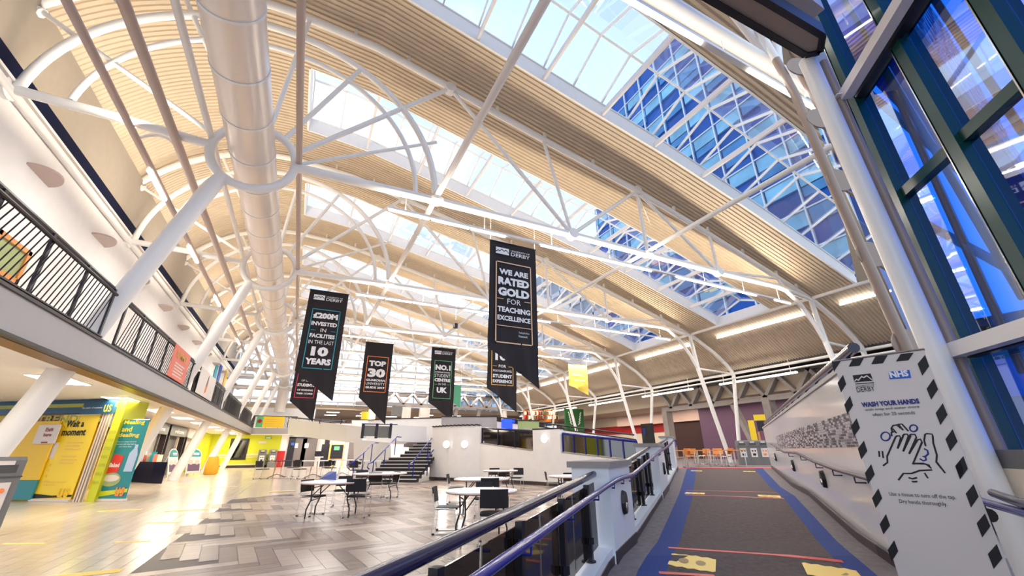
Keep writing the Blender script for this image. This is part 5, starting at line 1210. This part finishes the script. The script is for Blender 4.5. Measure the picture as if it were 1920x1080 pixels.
# orange cafe chairs at the ramp top
oproto = make_chair('orange_wood', 'chrome'); of = [True]
def ochair(x, y, a, label):
    o = oproto if of[0] else copy_tree(oproto); of[0] = False
    o.location = (x, y, UZ); o.rotation_euler = (0, 0, a); o.scale = (1.15,)*3; o.name = 'cafe_chair'; tag(o, label, 'chair', 'orange wooden cafe chairs')
cb = [(1283, 872), (1300, 868), (1318, 866), (1336, 866), (1352, 868), (1366, 869), (1295, 864), (1330, 862), (1350, 862)]
for i, (px, py) in enumerate(cb):
    P = at_z(px, py+5, UZ); ochair(P.x, P.y, random.uniform(0, 6.28), 'orange wooden cafe chair beyond the ramp top, '+['leftmost', 'second from the left', 'third from the left', 'middle one', 'third from the right', 'rightmost, by the white leg', 'back row, left', 'back row, middle', 'back row, right'][i])
for i, (px, py) in enumerate(((1290, 873), (1308, 874), (1333, 871), (1378, 872))):
    P = at_z(px, py+3, UZ); rt = empty('cafe_table', P, 0, 'square wood topped cafe table on steel legs, '+['leftmost', 'second from left', 'third from left', 'beside the bins'][i], 'table', 'cafe tables at the ramp top')
    MB().box((P.x-.5, P.y-.5, UZ+.82), (P.x+.5, P.y+.5, UZ+.87)).build('top', 'orange_wood', rt)
    for sx in (-.42, .42):
        for sy in (-.42, .42): MB().tube([(P.x+sx, P.y+sy, UZ), (P.x+sx, P.y+sy, UZ+.82)], .025, 6).build('leg', 'chrome', rt)
# black sign board with white letters by the pier
P = at_z(1214, 878, UZ*.6); A = at_r(1202, 795, 15.5); B = at_r(1224, 800, 15.2)
rt = empty('totem_sign', Vector((A.x, A.y, .4)), 0, 'tall black sign board with white lettering standing behind the second pier', 'sign')
r = Vector((B.x-A.x, B.y-A.y, 0)); W = r.length; r.normalize(); P = Vector((A.x, A.y, 0))
MB().quad_on(P, r, Z, 0, W, .2, A.z, .06).build('board', 'dark', rt); n = r.cross(Z)
text('OUT', P+n*.035+r*(W*.5)+Z*(A.z-1.15), r, Z, W*.7, .4, 'ink_white', rt, bold=.03)
MB().quad_on(P+n*.035, r, Z, W*.15, W*.4, A.z-.35, A.z-.15, .01).build('small_print', 'ink_navy', rt)
# ================================================================ HANGING BANNERS
def hang(Y, TL, TR, BL, BR, m, label, frame=None, lines=(), logo=True, fr=(.22, .78, .18, .70)):
    a, c = at_y(*TL, Y), at_y(*TR, Y); e, g = at_y(*BL, Y), at_y(*BR, Y)
    x0 = (a.x+e.x)/2; x1 = (c.x+g.x)/2; zt = (a.z+c.z)/2; zl = e.z; zr = g.z; W = x1-x0; Hh = zt-zl
    rt = empty('hanging_banner', (x0, Y, zt), 0, label, 'banner', 'banners hung from the roof trusses' if False else None)
    nx, nz_ = 14, 26; b = MB()
    for back in (0, 1):
        for j in range(nz_+1):
            for i in range(nx+1):
                u, v = i/nx, j/nz_; zb_ = zl+(zr-zl)*u; z = zt+(zb_-zt)*v
                k = max(0, v-.62); y = Y+.16*k*math.sin(7*u+9*v)+.10*k*math.sin(13*u-5*v)+.015*math.sin(5*u)+(.008 if back else 0)
                b.v.append((x0+W*u, y, z))
    N = (nx+1)*(nz_+1)
    for j in range(nz_):
        for i in range(nx):
            q = j*(nx+1)+i; b.f.append((q, q+nx+1, q+nx+2, q+1)); b.f.append((N+q, N+q+1, N+q+nx+2, N+q+nx+1))
    ct_ = b.build('cloth', m, rt, True)
    MB().tube([(x0-.03, Y, zt), (x1+.03, Y, zt)], .025, 6).build('top_pole', 'dark', rt)
    for x in (x0+.02, x1-.02): MB().tube([(x, Y, zt), (x, Y, max(zt+.3, 9.85))], .008, 4).build('cord', 'white_steel', rt)
    o_ = Vector((x0, Y-.035, zt)); r = Vector((1, 0, 0))
    n = Vector((0, -1, 0))
    if logo:
        lx0, lx1 = .12*W, .40*W; ly0, ly1 = -.125*Hh, -.06*Hh
        MB().quad_on(o_, r, Z, lx0, lx1, ly0, ly1, .004).build('logo_plate', 'ink_white', ct_)
        w_ = lx1-lx0; h_ = ly1-ly0
        pk = [(0, .35), (.18, .62), (.28, .48), (.45, .85), (.6, .55), (.75, .8), (1, .35), (1, .25), (.75, .66), (.6, .4), (.45, .7), (.28, .34), (.18, .48), (0, .22)]
        MB().poly_on(o_-Vector((0, .004, 0)), r, Z, [(lx0+w_*x, ly0+h_*y) for x, y in pk], .004).build('logo_peaks', m, ct_)
        text('UNIVERSITY OF', o_+r*(.65*W)-Z*(.082*Hh), r, Z, .42*W, .018*Hh, 'ink_white', ct_); text('DERBY', o_+r*(.65*W)-Z*(.125*Hh), r, Z, .42*W, .036*Hh, 'ink_white', ct_, bold=.01)
    if frame:
        f0, f1, g0, g1 = fr; g0, g1 = -g0*Hh, -g1*Hh; t = .022*W
        for (xa, xb, za, zb_) in ((f0*W, f1*W, g0-t, g0), (f0*W, f1*W, g1, g1+t), (f0*W, f0*W+t, g1, g0), (f1*W-t, f1*W, g1, g0)):
            MB().quad_on(o_, r, Z, xa, xb, za, zb_, .004).build('frame_line', frame, ct_)
    for (t_, cx_, y_, w_, h_, bold) in lines:
        if t_ == '-': MB().quad_on(o_, r, Z, (cx_-w_/2)*W, (cx_+w_/2)*W, -(y_)*Hh-.006*Hh, -y_*Hh, .004).build('dash', frame, ct_)
        else: text(t_, o_+r*(cx_*W)-Z*(y_*Hh), r, Z, w_*W, h_*Hh, 'ink_white', ct_, bold=bold)
    return rt
hang(TY[1]-.05, (922, 452), (1008, 468), (912, 650), (1006, 729), 'banner_black', 'black hanging banner reading We are rated gold for teaching excellence', 'ink_peach',
     (('WE ARE', .5, .325, .62, .055, .05), ('RATED', .5, .425, .66, .075, .06), ('GOLD', .5, .53, .66, .08, .06), ('-', .22, .555, .13, 0, 0), ('FOR', .5, .60, .28, .05, 0), ('-', .78, .555, .13, 0, 0), ('TEACHING', .5, .68, .68, .05, .04), ('EXCELLENCE', .5, .755, .68, .045, .04), ('-', .5, .80, .7, 0, 0), ('Teaching Excellence', .70, .86, .22, .02, 0), ('Framework', .68, .89, .18, .02, 0)), fr=(.12, .88, .20, .955))
r_ = bpy.data.objects['hanging_banner']; 
hang(TY[2]-.05, (587, 543), (659, 553), (547, 694), (618, 752), 'banner_black', 'black hanging banner with a teal frame about 200M invested', 'ink_teal',
     (('£200M', .5, .36, .62, .075, .06), ('INVESTED', .5, .45, .64, .05, .04), ('IN', .5, .525, .14, .045, 0), ('-', .25, .505, .12, 0, 0), ('-', .75, .505, .12, 0, 0), ('FACILITIES', .5, .60, .62, .05, .04), ('IN THE LAST', .5, .675, .62, .045, 0), ('10', .5, .82, .42, .115, .06), ('YEARS', .5, .92, .62, .075, .06)), fr=(.14, .86, .24, .97))
hang(TY[3]-.05, (687, 641), (740, 645), (672, 745), (720, 796), 'banner_black', 'black hanging banner with an orange frame reading Top 30', 'ink_orange',
     (('TOP', .5, .44, .6, .10, .06), ('30', .5, .64, .62, .16, .06), ('GUARDIAN', .5, .71, .66, .04, .04), ('UNIVERSITY', .5, .775, .66, .045, 0), ('GUIDE 2019', .5, .84, .66, .04, .04)), logo=False, fr=(.12, .88, .26, .9))
hang(TY[3]-.25, (812, 651), (857, 655), (801, 754), (846, 789), 'banner_black', 'black hanging banner with a green frame reading No. 1 student centre in the UK', 'ink_green',
     (('NO.1', .5, .42, .62, .10, .06), ('INTERNATIONAL', .5, .47, .62, .025, .02), ('STUDENT', .5, .55, .64, .06, 0), ('CENTRE', .5, .63, .64, .06, .05), ('IN THE', .5, .69, .3, .035, 0), ('-', .25, .675, .12, 0, 0), ('-', .75, .675, .12, 0, 0), ('UK', .5, .83, .42, .10, .06)), fr=(.14, .86, .24, .93))
hang(TY[2]+.1, (918, 600), (970, 606), (911, 727), (966, 773), 'banner_black', 'black hanging banner with a gold frame about postgraduate experience, half hidden behind the nearest banner', 'ink_gold',
     (('10', .45, .60, .4, .12, .05), ('FOR', .5, .70, .26, .04, .02), ('-', .24, .68, .14, 0, 0), ('-', .78, .68, .14, 0, 0), ('POSTGRADUATE', .5, .765, .64, .03, .02), ('STUDENT', .5, .85, .66, .05, .05), ('EXPERIENCE', .5, .92, .66, .045, .04)), logo=False, fr=(.12, .88, .2, .955))
hang(TY[3]+.1, (556, 660), (606, 665), (548, 752), (588, 791), 'banner_black', 'black hanging banner with a pink frame, mostly hidden behind the teal framed one', 'ink_pink',
     (('10', .5, .45, .5, .13, .05), ('OF OUR', .5, .60, .4, .04, 0), ('STUDENTS', .5, .70, .66, .06, .05), ('OF FINISHING', .5, .79, .6, .035, .03), ('THEIR COURSE', .5, .86, .62, .035, .03)), logo=False, fr=(.12, .88, .2, .93))
hang(TY[4]-.1, (846, 722), (865, 723), (845, 752), (863, 765), 'green_flag', 'pale green hanging banner behind the No. 1 banner', None, logo=False)
hang(TY[3]+.4, (1066, 682), (1101, 685), (1067, 722), (1103, 741), 'yellow_flag', 'yellow hanging banner with two faint white words', None, (('MAKING', .45, .55, .55, .09, .02), ('OUR MARK', .55, .8, .6, .09, .02)), logo=False)
rt = empty('camera_dome', (7.4, TY[2], 8.3), 0, 'small black device hanging on a rod from the second truss', 'camera')
MB().tube([at_y(857, 560, TY[2]), at_y(855, 600, TY[2])], .02, 5).build('rod', 'white_steel', rt); q = at_y(854, 611, TY[2]); MB().disc(q, (0, 0, 1), .14, .25, 10).build('body', 'dark', rt)
# ================================================================ NEAR RIGHT: hand washing banner, column, lattice column, glass wall
scN = 1.37
A = EYE+(at_z(1563, 678, 2.05)-EYE)*scN; B = EYE+(at_z(1731, 655, 2.05)-EYE)*scN
r = Vector((B.x-A.x, B.y-A.y, 0)); W = r.length; r.normalize(); ztop = A.z; P = Vector((A.x, A.y, 0))+r*W/2; n = r.cross(Z)
if n.dot(EYE-P) < 0: n = -n
rt = empty('handwash_banner', P, 0, 'tall white roll-up banner about washing hands with black diamond border beside the column', 'roll-up banner')
hb = MB().quad_on(P, r, Z, -W/2, W/2, .06, ztop, .012).build('sheet', 'poster_white', rt)
MB().beam(P-r*W/2+Z*.04, P+r*W/2+Z*.04, .2, .08).build('base', 'chrome', rt); MB().tube([P-r*(W/2+.01)+Z*ztop, P+r*(W/2+.01)+Z*ztop], .012, 8).build('top_bar', 'chrome', rt, True)
F0 = P-r*W/2+Z*ztop+n*.008
def bq(px, py):                          # banner coordinates of a photo point
    q = at_pl(px, py, F0, n)-F0; return (q.dot(r), q.z)
def bpoly(pxs, m, name='print_shape', th=.002): MB().poly_on(F0, r, Z, [bq(*q) for q in pxs], th).build(name, m, hb)
def bline(pxs, m, wd, name='print_line'):
    b = MB(); pts = [F0+r*x+Z*y for x, y in (bq(*q) for q in pxs)]
    b.tube(pts, wd/2, 6); b.v = [tuple(Vector(v)-n*((Vector(v)-F0).dot(n))*.85) for v in b.v]; b.build(name, m, hb)
c5 = lambda x, y: (1560+x/4.5, 640+y/4.5)
for d in ([(0, 165), (80, 158), (30, 235), (20, 260), (5, 215)], [(175, 148), (270, 138), (235, 205), (140, 214)], [(365, 128), (470, 117), (430, 185), (332, 193)], [(580, 106), (690, 95), (645, 160), (540, 170)],
          [(722, 190), (785, 115), (820, 210), (762, 290)], [(798, 400), (858, 315), (895, 405), (837, 492)], [(875, 605), (935, 522), (975, 620), (915, 706)], [(957, 825), (1018, 740), (1060, 845), (998, 928)], [(1042, 1060), (1080, 1005), (1110, 1095), (1080, 1165)],
          [(47, 350), (93, 284), (120, 360), (77, 432)], [(103, 535), (152, 460), (178, 540), (130, 614)], [(160, 718), (208, 648), (236, 730), (187, 802)], [(218, 905), (270, 838), (298, 925), (247, 998)]):
    bpoly([c5(*q) for q in d], 'ink_black', 'border_diamond')
c6 = lambda x, y: (1680+x/4.5, 840+y/4.5)
for d in ([(500, 150), (568, 68), (607, 175), (545, 260)], [(588, 385), (655, 305), (697, 410), (633, 502)], [(680, 635), (750, 552), (797, 660), (728, 755)], [(775, 895), (850, 810), (898, 930), (825, 1020)]):
    bpoly([c6(*q) for q in d], 'ink_black', 'border_diamond')
c8 = lambda x, y: (1000+x*.4792, 820+y*.4792)
for d in ([(1297, 140), (1322, 105), (1336, 145), (1310, 183)], [(1325, 238), (1350, 200), (1365, 238), (1340, 277)], [(1355, 340), (1380, 300), (1396, 345), (1370, 380)], [(1387, 440), (1412, 403), (1428, 445), (1402, 487)]):
    bpoly([c8(*q) for q in d], 'ink_black', 'border_diamond')
bpoly([c5(*q) for q in ((175, 287), (325, 271), (347, 333), (190, 345))], 'ink_black', 'logo_plate'); 
bpoly([c5(*q) for q in ((187, 337), (205, 315), (222, 322), (250, 290), (265, 300), (295, 285), (345, 325), (343, 333), (295, 296), (270, 312), (252, 303), (225, 335), (207, 325), (195, 341))], 'poster_white', 'logo_peaks', .004)
bpoly([c5(*q) for q in ((196, 357), (353, 345), (355, 352), (198, 363))], 'ink_black', 'logo_bar')
def btext(t_, pa_, pb2, hpx, m, bold=0.):
    a = bq(*pa_); c = bq(*pb2); w_ = c[0]-a[0]; s = w_/(pb2[0]-pa_[0])
    text(t_, F0+r*a[0]+Z*min(a[1], a[1])+n*.001, r, Z, w_, hpx*s*1.15, m, hb, bold=bold, center=False)
btext('UNIVERSITY OF', c5(205, 390), c5(360, 378), 4, 'ink_black'); btext('DERBY', c5(215, 430), c5(368, 420), 9.5, 'ink_black')
bpoly([c5(*q) for q in ((477, 257), (653, 241), (668, 308), (487, 320))], 'ink_blue', 'blue_plate'); btext('NHS', c5(497, 310), c5(655, 300), 13.5, 'ink_white', .05)
btext('WASH YOUR HANDS', c5(257, 557), c5(750, 540), 10.5, 'ink_navy', .05); btext('with soap and water more', c5(285, 594), c5(750, 585), 6.8, 'ink_black'); btext('often for 20 seconds', c5(347, 632), c5(710, 628), 6.8, 'ink_black')
Wd = .014*W/.75
for pts in ([(430, 1050), (468, 1022), (465, 970), (540, 800)], [(553, 905), (600, 800)], [(600, 930), (665, 795)], [(650, 950), (722, 830)], [(540, 800), (570, 797), (580, 815), (553, 905)],
            [(595, 800), (610, 783), (635, 783), (645, 800), (600, 930)], [(650, 800), (665, 785), (700, 785), (712, 810), (650, 950)], [(722, 830), (745, 825), (760, 850), (682, 1037), (790, 1035), (838, 1070)],
            [(505, 800), (500, 770), (530, 760), (545, 775)], [(510, 770), (500, 735), (515, 710), (545, 705), (580, 735)], [(545, 705), (560, 700), (600, 750)], [(560, 700), (590, 698), (645, 758)], [(510, 735), (540, 770)],
            [(790, 885), (778, 835), (785, 785), (800, 778), (845, 783), (850, 800), (855, 860), (885, 960), (880, 1020), (928, 1078)], [(397, 925), (400, 975)], [(425, 925), (432, 985)]):
    bline([c5(*q) for q in pts], 'ink_black', Wd, 'hand_outline')
for pts in ([(20, 272), (62, 215), (130, 215), (200, 190), (303, 185), (280, 145), (230, 130), (150, 130), (150, 140)], [(105, 250), (140, 260), (178, 250)], [(133, 282), (155, 285), (180, 282)], [(240, 210), (270, 255)], [(345, 120), (415, 212)]):
    bline([c6(*q) for q in pts], 'ink_black', Wd, 'hand_outline')
for (cx_, cy_, rx, ry) in ((452, 802, 38, 36), (688, 733, 32, 28)):
    bline([c5(cx_+rx*math.cos(t), cy_+ry*math.sin(t)) for t in np.linspace(0, 2*PI, 19)], 'ink_navy', Wd, 'bubble')
bline([c5(*q) for q in ((775, 905), (805, 920), (812, 950), (790, 970), (765, 970), (790, 980), (795, 1000), (770, 1008), (740, 990))], 'ink_navy', Wd, 'bubble')
def text_line(t_, a_, c_, hpx, m):       # lettering running along the banner
    a = bq(*a_); c = bq(*c_); w_ = c[0]-a[0]; text(t_, F0+r*a[0]+Z*a[1]+n*.001, r, Z, w_, hpx*w_/(c_[0]-a_[0])*1.25, m, hb, center=False)
text_line('Use a tissue to turn off the tap.', (1669, 931), (1792, 931), 9, 'ink_black'); text_line('Dry hands thoroughly.', (1688, 945), (1776, 945), 9, 'ink_black')
# ---- big white column
def col_at(px, y, rr): q = at_r(px, y, rr); return Vector((q.x, q.y, 0))
CB = col_at(1832, 843, 6.9); CR = .122; rt = empty('steel_column', CB, 0, 'fat white round steel column in front of the glass wall', 'column')
ztc = at_r(1522, 113, Vector((CB.x, CB.y)).length).z
cr_ = Vector((CB.x, CB.y)).length; CT = at_r(1514, 113, cr_); CM = at_r(1841, 862, cr_); CD = (CT-CM).normalized(); CF = CM-CD*(CM.z/CD.z)
MB().tube([CF, CT], .122, 28).build('shaft', 'white_steel', rt, True)
MB().disc(CF+Z*.03, (0, 0, 1), .2, .06, 20).build('base_plate', 'white_steel', rt, True)
# ---- glass wall plane behind the column (heading 41.4 deg)
gd = Vector((math.sin(math.radians(41.4)), math.cos(math.radians(41.4)), 0)); gn = Vector((gd.y, -gd.x, 0)); GP = CB+gn*.42
def gpt(px, py, off=0.): return at_pl(px, py, GP-gn*off, gn)
def gt(v): return (v-GP).dot(gd)
groot = empty('window_10', GP, kind='structure')
sg_ = 1.0
mp_ = []
for (a_, c_) in (((1557, 63), (1815, 640)), ((1688, 65), (1905, 440)), ((1850, -20), (1960, 150))):
    A, B = gpt(*a_), gpt(*c_); ta, tb = gt(A), gt(B); k_ = (tb-ta)/(B.z-A.z); mp_.append((ta-k_*A.z, k_))
for e_ in range(1, 4): mp_.append((mp_[2][0]+(mp_[2][0]-mp_[1][0])*e_, mp_[2][1]))
mp = lambda i, z: GP+gd*(mp_[i][0]+mp_[i][1]*z)+Z*z
m1 = mp_[0][0]; mull = [q[0] for q in mp_]; mw = .15
for i in range(len(mull)):
    MB().beam(mp(i, 0), mp(i, 16), mw, .22, up=gn).build('mullion', 'green_steel', groot)
    MB().beam(mp(i, 0)+gd*(mw/2+.015), mp(i, 16)+gd*(mw/2+.015), .015, .24, up=gn).build('mullion_seal', 'chrome', groot)
zB = gpt(1800, 267).z; zl = gpt(1850, 640, .25).z; zu = gpt(1640, 95, .25).z
for z in (.15, zB, zu+.05, zu+2.6, zu+4.8): MB().beam(mp(0, z), mp(5, z), .14, .12, up=gn).build('transom', 'green_steel' if z != zu+.05 else 'dark', groot)
zs = [.15, zl, zB, zu, zu+2.6, zu+4.8, 16]
for i in range(len(mull)-1):
    for z0, z1 in zip(zs, zs[1:]):
        q = [mp(i, z0+.05), mp(i+1, z0+.05), mp(i+1, z1-.05), mp(i, z1-.05)]; q = [q[0]-gd*.08, q[1]+gd*.08, q[2]+gd*.08, q[3]-gd*.08]
        MB().hexa([v for v in q], [v+gn*.012 for v in q]).build('pane', 'wall_glass', groot)
for i, z in enumerate((zl, zu)):        # white box beams inside the glass, with brackets to the column
    rt = empty('wall_beam', GP+Z*z, 0, 'white box beam along the glass wall, '+['lower one beside the banner', 'upper one under the canopy'][i], 'beam')
    A = GP-gn*.28+gd*(m1-.1); B = GP-gn*.28+gd*(mull[-1])
    MB().beam(A+Z*z, B+Z*z, .16, .14, up=gn).build('box', 'beam_white', rt)
    MB().beam(A+Z*(z+.0)+gn*.16, B+Z*z+gn*.16, .18, .10, up=gn).build('dark_channel', 'dark', rt)  # dark backing beam on the glass side of the box
    c0 = CB+Z*z; MB().beam(c0, A+Z*z, .02, .12, up=gn).build('bracket', 'beam_white', rt)
# brown downpipe right behind the column and grey wall box at its foot
MB().tube([CF+gn*.2, CT+gn*.2-Z*.1], .055, 12).build('downpipe', 'brown_steel', None, True, label='brown pipe running up behind the fat white column', cat='pipe')
q = gpt(1890, 905, .3); rt = empty('floor_unit', Vector((q.x, q.y, 0)), 0, 'pale boxed heater unit at the foot of the glass wall', 'heater')
A = Vector((q.x, q.y, 0))+gd*.35; B = A-gd*2.6
MB().hexa([A, B, B+gn*.2, A+gn*.2], [A+Z*1.18, B+Z*1.18, B+gn*.2+Z*1.18, A+gn*.2+Z*1.18]).build('casing', 'cream', rt); MB().hexa([A+Z*1.18, B+Z*1.18, B+gn*.25+Z*1.18, A+gn*.25+Z*1.18], [A+Z*1.36, B+Z*1.36, B+gn*.25+Z*1.36, A+gn*.25+Z*1.36]).build('lid', 'bin_grey', rt)
struct(MB().box((-.2, -.2, -.3), (.2, .2, -.29)), 'trim_14', 'concrete') if False else None
# short blue rail running out of the frame right of the column
a = at_pl(1835, 934, CB-gn*.3, gn); 
rt = empty('entrance_handrail', CB, 0, 'blue double handrail starting at the fat white column', 'handrail')
p0 = at_r(1835, 938, 6.6); p1 = at_r(1920, 962, 5.2); p2 = p1+(p1-p0)*1.0
MB().tube([p0, p1, p2], .035, 10).build('rail', 'blue_rail', rt, True); d_ = (p1-p0).normalized()
MB().tube([lerp(p0, p1, .5)+Z*.10, p1+Z*.07, p2+Z*.07], .035, 10).build('rail', 'dark_rail', rt, True)
MB().disc(p0+d_*.1-Z*.12, gd, .06, .1, 12).build('mount', 'dark', rt, True); MB().tube([p0+d_*.1-Z*.12, p0+d_*.1], .02, 6).build('bracket', 'dark', rt)
# ---- brown lattice column behind
LB = Vector((8.56, 2.95, 0)); LB = LB*1.0
rt = empty('lattice_column', LB, 0, 'brown two tube lattice column with round node plates behind the white column', 'column')
rl = math.hypot(LB.x, LB.y); T_ = at_y(1437, 75, 3.15)
cp = [at_r(1772, 843, rl), at_r(1700, 655, rl), at_r(1578, 385, rl), at_r(1492, 180, rl), at_r(1455, 112, rl)]
cp[0].z = .0
MB().tube(cp, .085, 14).build('main_tube', 'brown_steel', rt, True); MB().tube([cp[-1], at_r(1420, 50, rl)], .08, 12).build('head_tube', 'white_steel', rt, True)
lr = (RT-Z*RT.z).normalized()
off_ = lr*.75+Vector((.2, .3, 0))
MB().tube([c_+off_ for c_ in cp], .08, 12).build('second_tube', 'brown_steel', rt, True)
for i, (px, py) in enumerate(((1487, 125), (1524, 222), (1562, 338), (1620, 477), (1688, 645), (1735, 750))):
    q = at_r(px, py, rl); MB().disc(q+lr*.12, (FW.x, FW.y, 0), .25, .03, 20).build('node_plate', 'brown_steel', rt, True)
    MB().tube([q+lr*.0+FW*.05, q+off_+Z*.35], .03, 8).build('lacing_rod', 'brown_steel', rt, True); MB().tube([q+FW*.05, q+off_-Z*.25], .03, 8).build('lacing_rod', 'brown_steel', rt, True)
# ---- canopy box at the top
zc = ztc+.0
ps = [at_z(*q, zc) for q in ((1100, -135), (1510, 103), (1537, 97), (1542, 66), (1440, 5), (1240, -110))]
rt = empty('canopy_box', ps[1], 0, 'brown underside of a black edged canopy box above the white column', 'canopy')
MB().prism(ps, zc, zc+.03).build('soffit', 'brown_steel', rt)
b = MB()
for i in range(len(ps)): b.beam(ps[i]+Z*.1, ps[(i+1) % len(ps)]+Z*.1, .09, .26)
b.build('edge_trim', 'black_trim', rt)
MB().prism([q for q in ps], zc+.2, zc+.26).build('top_cover', 'dark', rt)
A = at_z(1485, 5, zc+.6); B = at_z(1530, 20, zc+.6); MB().box((A.x-.3, B.y-.1, zc+.5), (B.x, B.y+.25, zc+.9)).build('white_box', 'poster_white', rt)
# ================================================================ OUTSIDE
struct(MB().box((-150, -150, -2.2), (220, 260, -2)), 'floor.010', 'ground_out')
# blue glazed tower
def tower(X, ya, yb_, zt, lb):
    rt = empty('glass_tower', (X, (ya+yb_)/2, 0), 0, lb, 'building'); D = 14
    MB().box((X+.3, ya, 7.76), (X+D, yb_, zt)).build('core', 'tower_dark', rt)
    nf = int(zt/3.6); lite = MB(); mid = MB()
    for f_ in range(2, nf+1):
        z = zt-3.6*(f_-1)
        y = ya
        i = 0
        while y < yb_-.1:
            y1 = min(y+3., yb_)
            if z > 8:
                MB().box((X+.05, y+.1, z-1.5), (X+.3, y1-.1, z-.1)).build('spandrel', 'tower_light' if (i*7+f_*3) % 5 else 'tower_mid', rt)
                if (i+f_) % 3 == 0: MB().box((X+.1, y+.1, z-2.5), (X+.3, y1-.1, z-1.6)).build('spandrel', 'tower_mid', rt)
            y = y1; i += 1
    n_ = int((yb_-ya)/3)
    for i in range(n_+1): y = ya+(yb_-ya)*i/n_; MB().box((X-.12, y-.07, 7.76), (X+.1, y+.07, zt)).build('mullion', 'tower_mullion', rt)
    for f_ in range(nf-1): z = zt-3.6*f_; MB().box((X-.08, ya, z-.08), (X+.1, yb_, z+.05)).build('floor_line', 'tower_mullion', rt)
    return rt
tower(36, 12.5, 43, 53, 'tall blue glass office tower beyond the skylights and glass wall')
rt = empty('pale_block', (38, 60, 0), 0, 'pale grid fronted building beyond the far skylights', 'building')
MB().box((38.3, 45, 7.76), (52, 110, 34)).build('core', 'far_window', rt)
for i in range(22): MB().box((38, 45+3*i, 7.76), (38.4, 45.35+3*i, 34)).build('pier', 'far_block', rt)
for i in range(3, 10): MB().box((38, 45, 3.4*i+.2), (38.4, 110, 3.4*i+1.0)).build('floor_band', 'far_block', rt)
bq0 = at_r(1698, 45, 26); h85 = Vector((math.sin(math.radians(85)), math.cos(math.radians(85)), 0)); b85 = Vector((-h85.y, h85.x, 0)); b85 = b85 if b85.y > 0 else -b85
bq0 = bq0-h85*1; z85 = bq0.z; B0 = Vector((bq0.x, bq0.y, 0))
rt = empty('reflection_block', B0+Z*z85, 0, 'made-up glazed block in place of a reflection at the top right of the glass wall', 'building')  # high block added to stand in for a reflection in the glass
MB().prism([B0, B0+h85*34, B0+h85*34+b85*2.5, B0+b85*2.5], z85, z85+22).build('core', 'tower_dark', rt)
for i in range(12):
    for j in range(8):
        a = B0+h85*(2.8*i+.1)-b85*.1
        if (i*5+j*3) % 4 != 1: MB().beam(a+Z*(z85+2.7*j+.6), a+h85*2.6+Z*(z85+2.7*j+.6), .1, 1.0).build('spandrel', 'tower_light' if (i+j) % 3 == 0 else 'tower_mid', rt)
for i in range(13): a = B0+h85*2.8*i-b85*.2; MB().beam(a+Z*z85, a+Z*(z85+22), .2, .12).build('mullion', 'tower_mullion', rt)
for j in range(9): MB().beam(B0-b85*.2+Z*(z85+2.7*j), B0-b85*.2+h85*34+Z*(z85+2.7*j), .2, .12).build('floor_line', 'tower_mullion', rt)
# low roofed wing seen through the lower panes of the glass wall
q = at_r(1860, 590, 30); rt = empty('low_wing', Vector((q.x, q.y, 0)), 0, 'low grey wing with a curved roof outside the glass wall', 'building')
dr = Vector((math.cos(YAW-math.radians(38)), -math.sin(YAW+math.radians(30)), 0)); dr = Vector((.35, -.94, 0)); bk = Vector((.94, .35, 0))
q0 = Vector((at_r(1790, 600, 28).x, at_r(1790, 600, 28).y, 0)); zt = at_r(1790, 600, 28).z
A = q0-dr*1; B = q0+dr*16
MB().prism([A, B, B+bk*6, A+bk*6], -2, zt-.8).build('wall', 'concrete', rt)
MB().hexa([A-bk*.4+Z*(zt-.3), B-bk*.4+Z*(zt-2.6), B+bk*6+Z*(zt-2.6), A+bk*6+Z*(zt-.3)], [A-bk*.4+Z*(zt), B-bk*.4+Z*(zt-2.3), B+bk*6+Z*(zt-2.3), A+bk*6+Z*zt]).build('roof', 'bin_dark', rt)
for i in range(6): MB().quad_on(A-bk*.05, dr, Z, 1.2+2.4*i, 2.7+2.4*i, zt-3.6, zt-2.0, .08).build('window', 'tower_mid', rt)
# struts added beyond the glass in place of reflected mullions
for i, (a_, c_) in enumerate((((1560, -40), (1920, 560)), ((1640, 90), (1920, 700)), ((1600, 150), (1920, 420)), ((1700, 400), (1920, 520)), ((1740, -20), (1920, 250)))):
    A, B = at_pl(*a_, GP+gn*3.2, gn), at_pl(*c_, GP+gn*3.2, gn); MB().beam(A, B, .12, .12).build('reflection_strut', 'green_steel', None, label='added strut in place of a mullion reflection, '+['longest, sloping down the near panes', 'second long one', 'upper shallow one', 'lowest shallow one', 'uppermost at the right edge'][i], cat='steel tube', group='struts in place of mullion reflections')
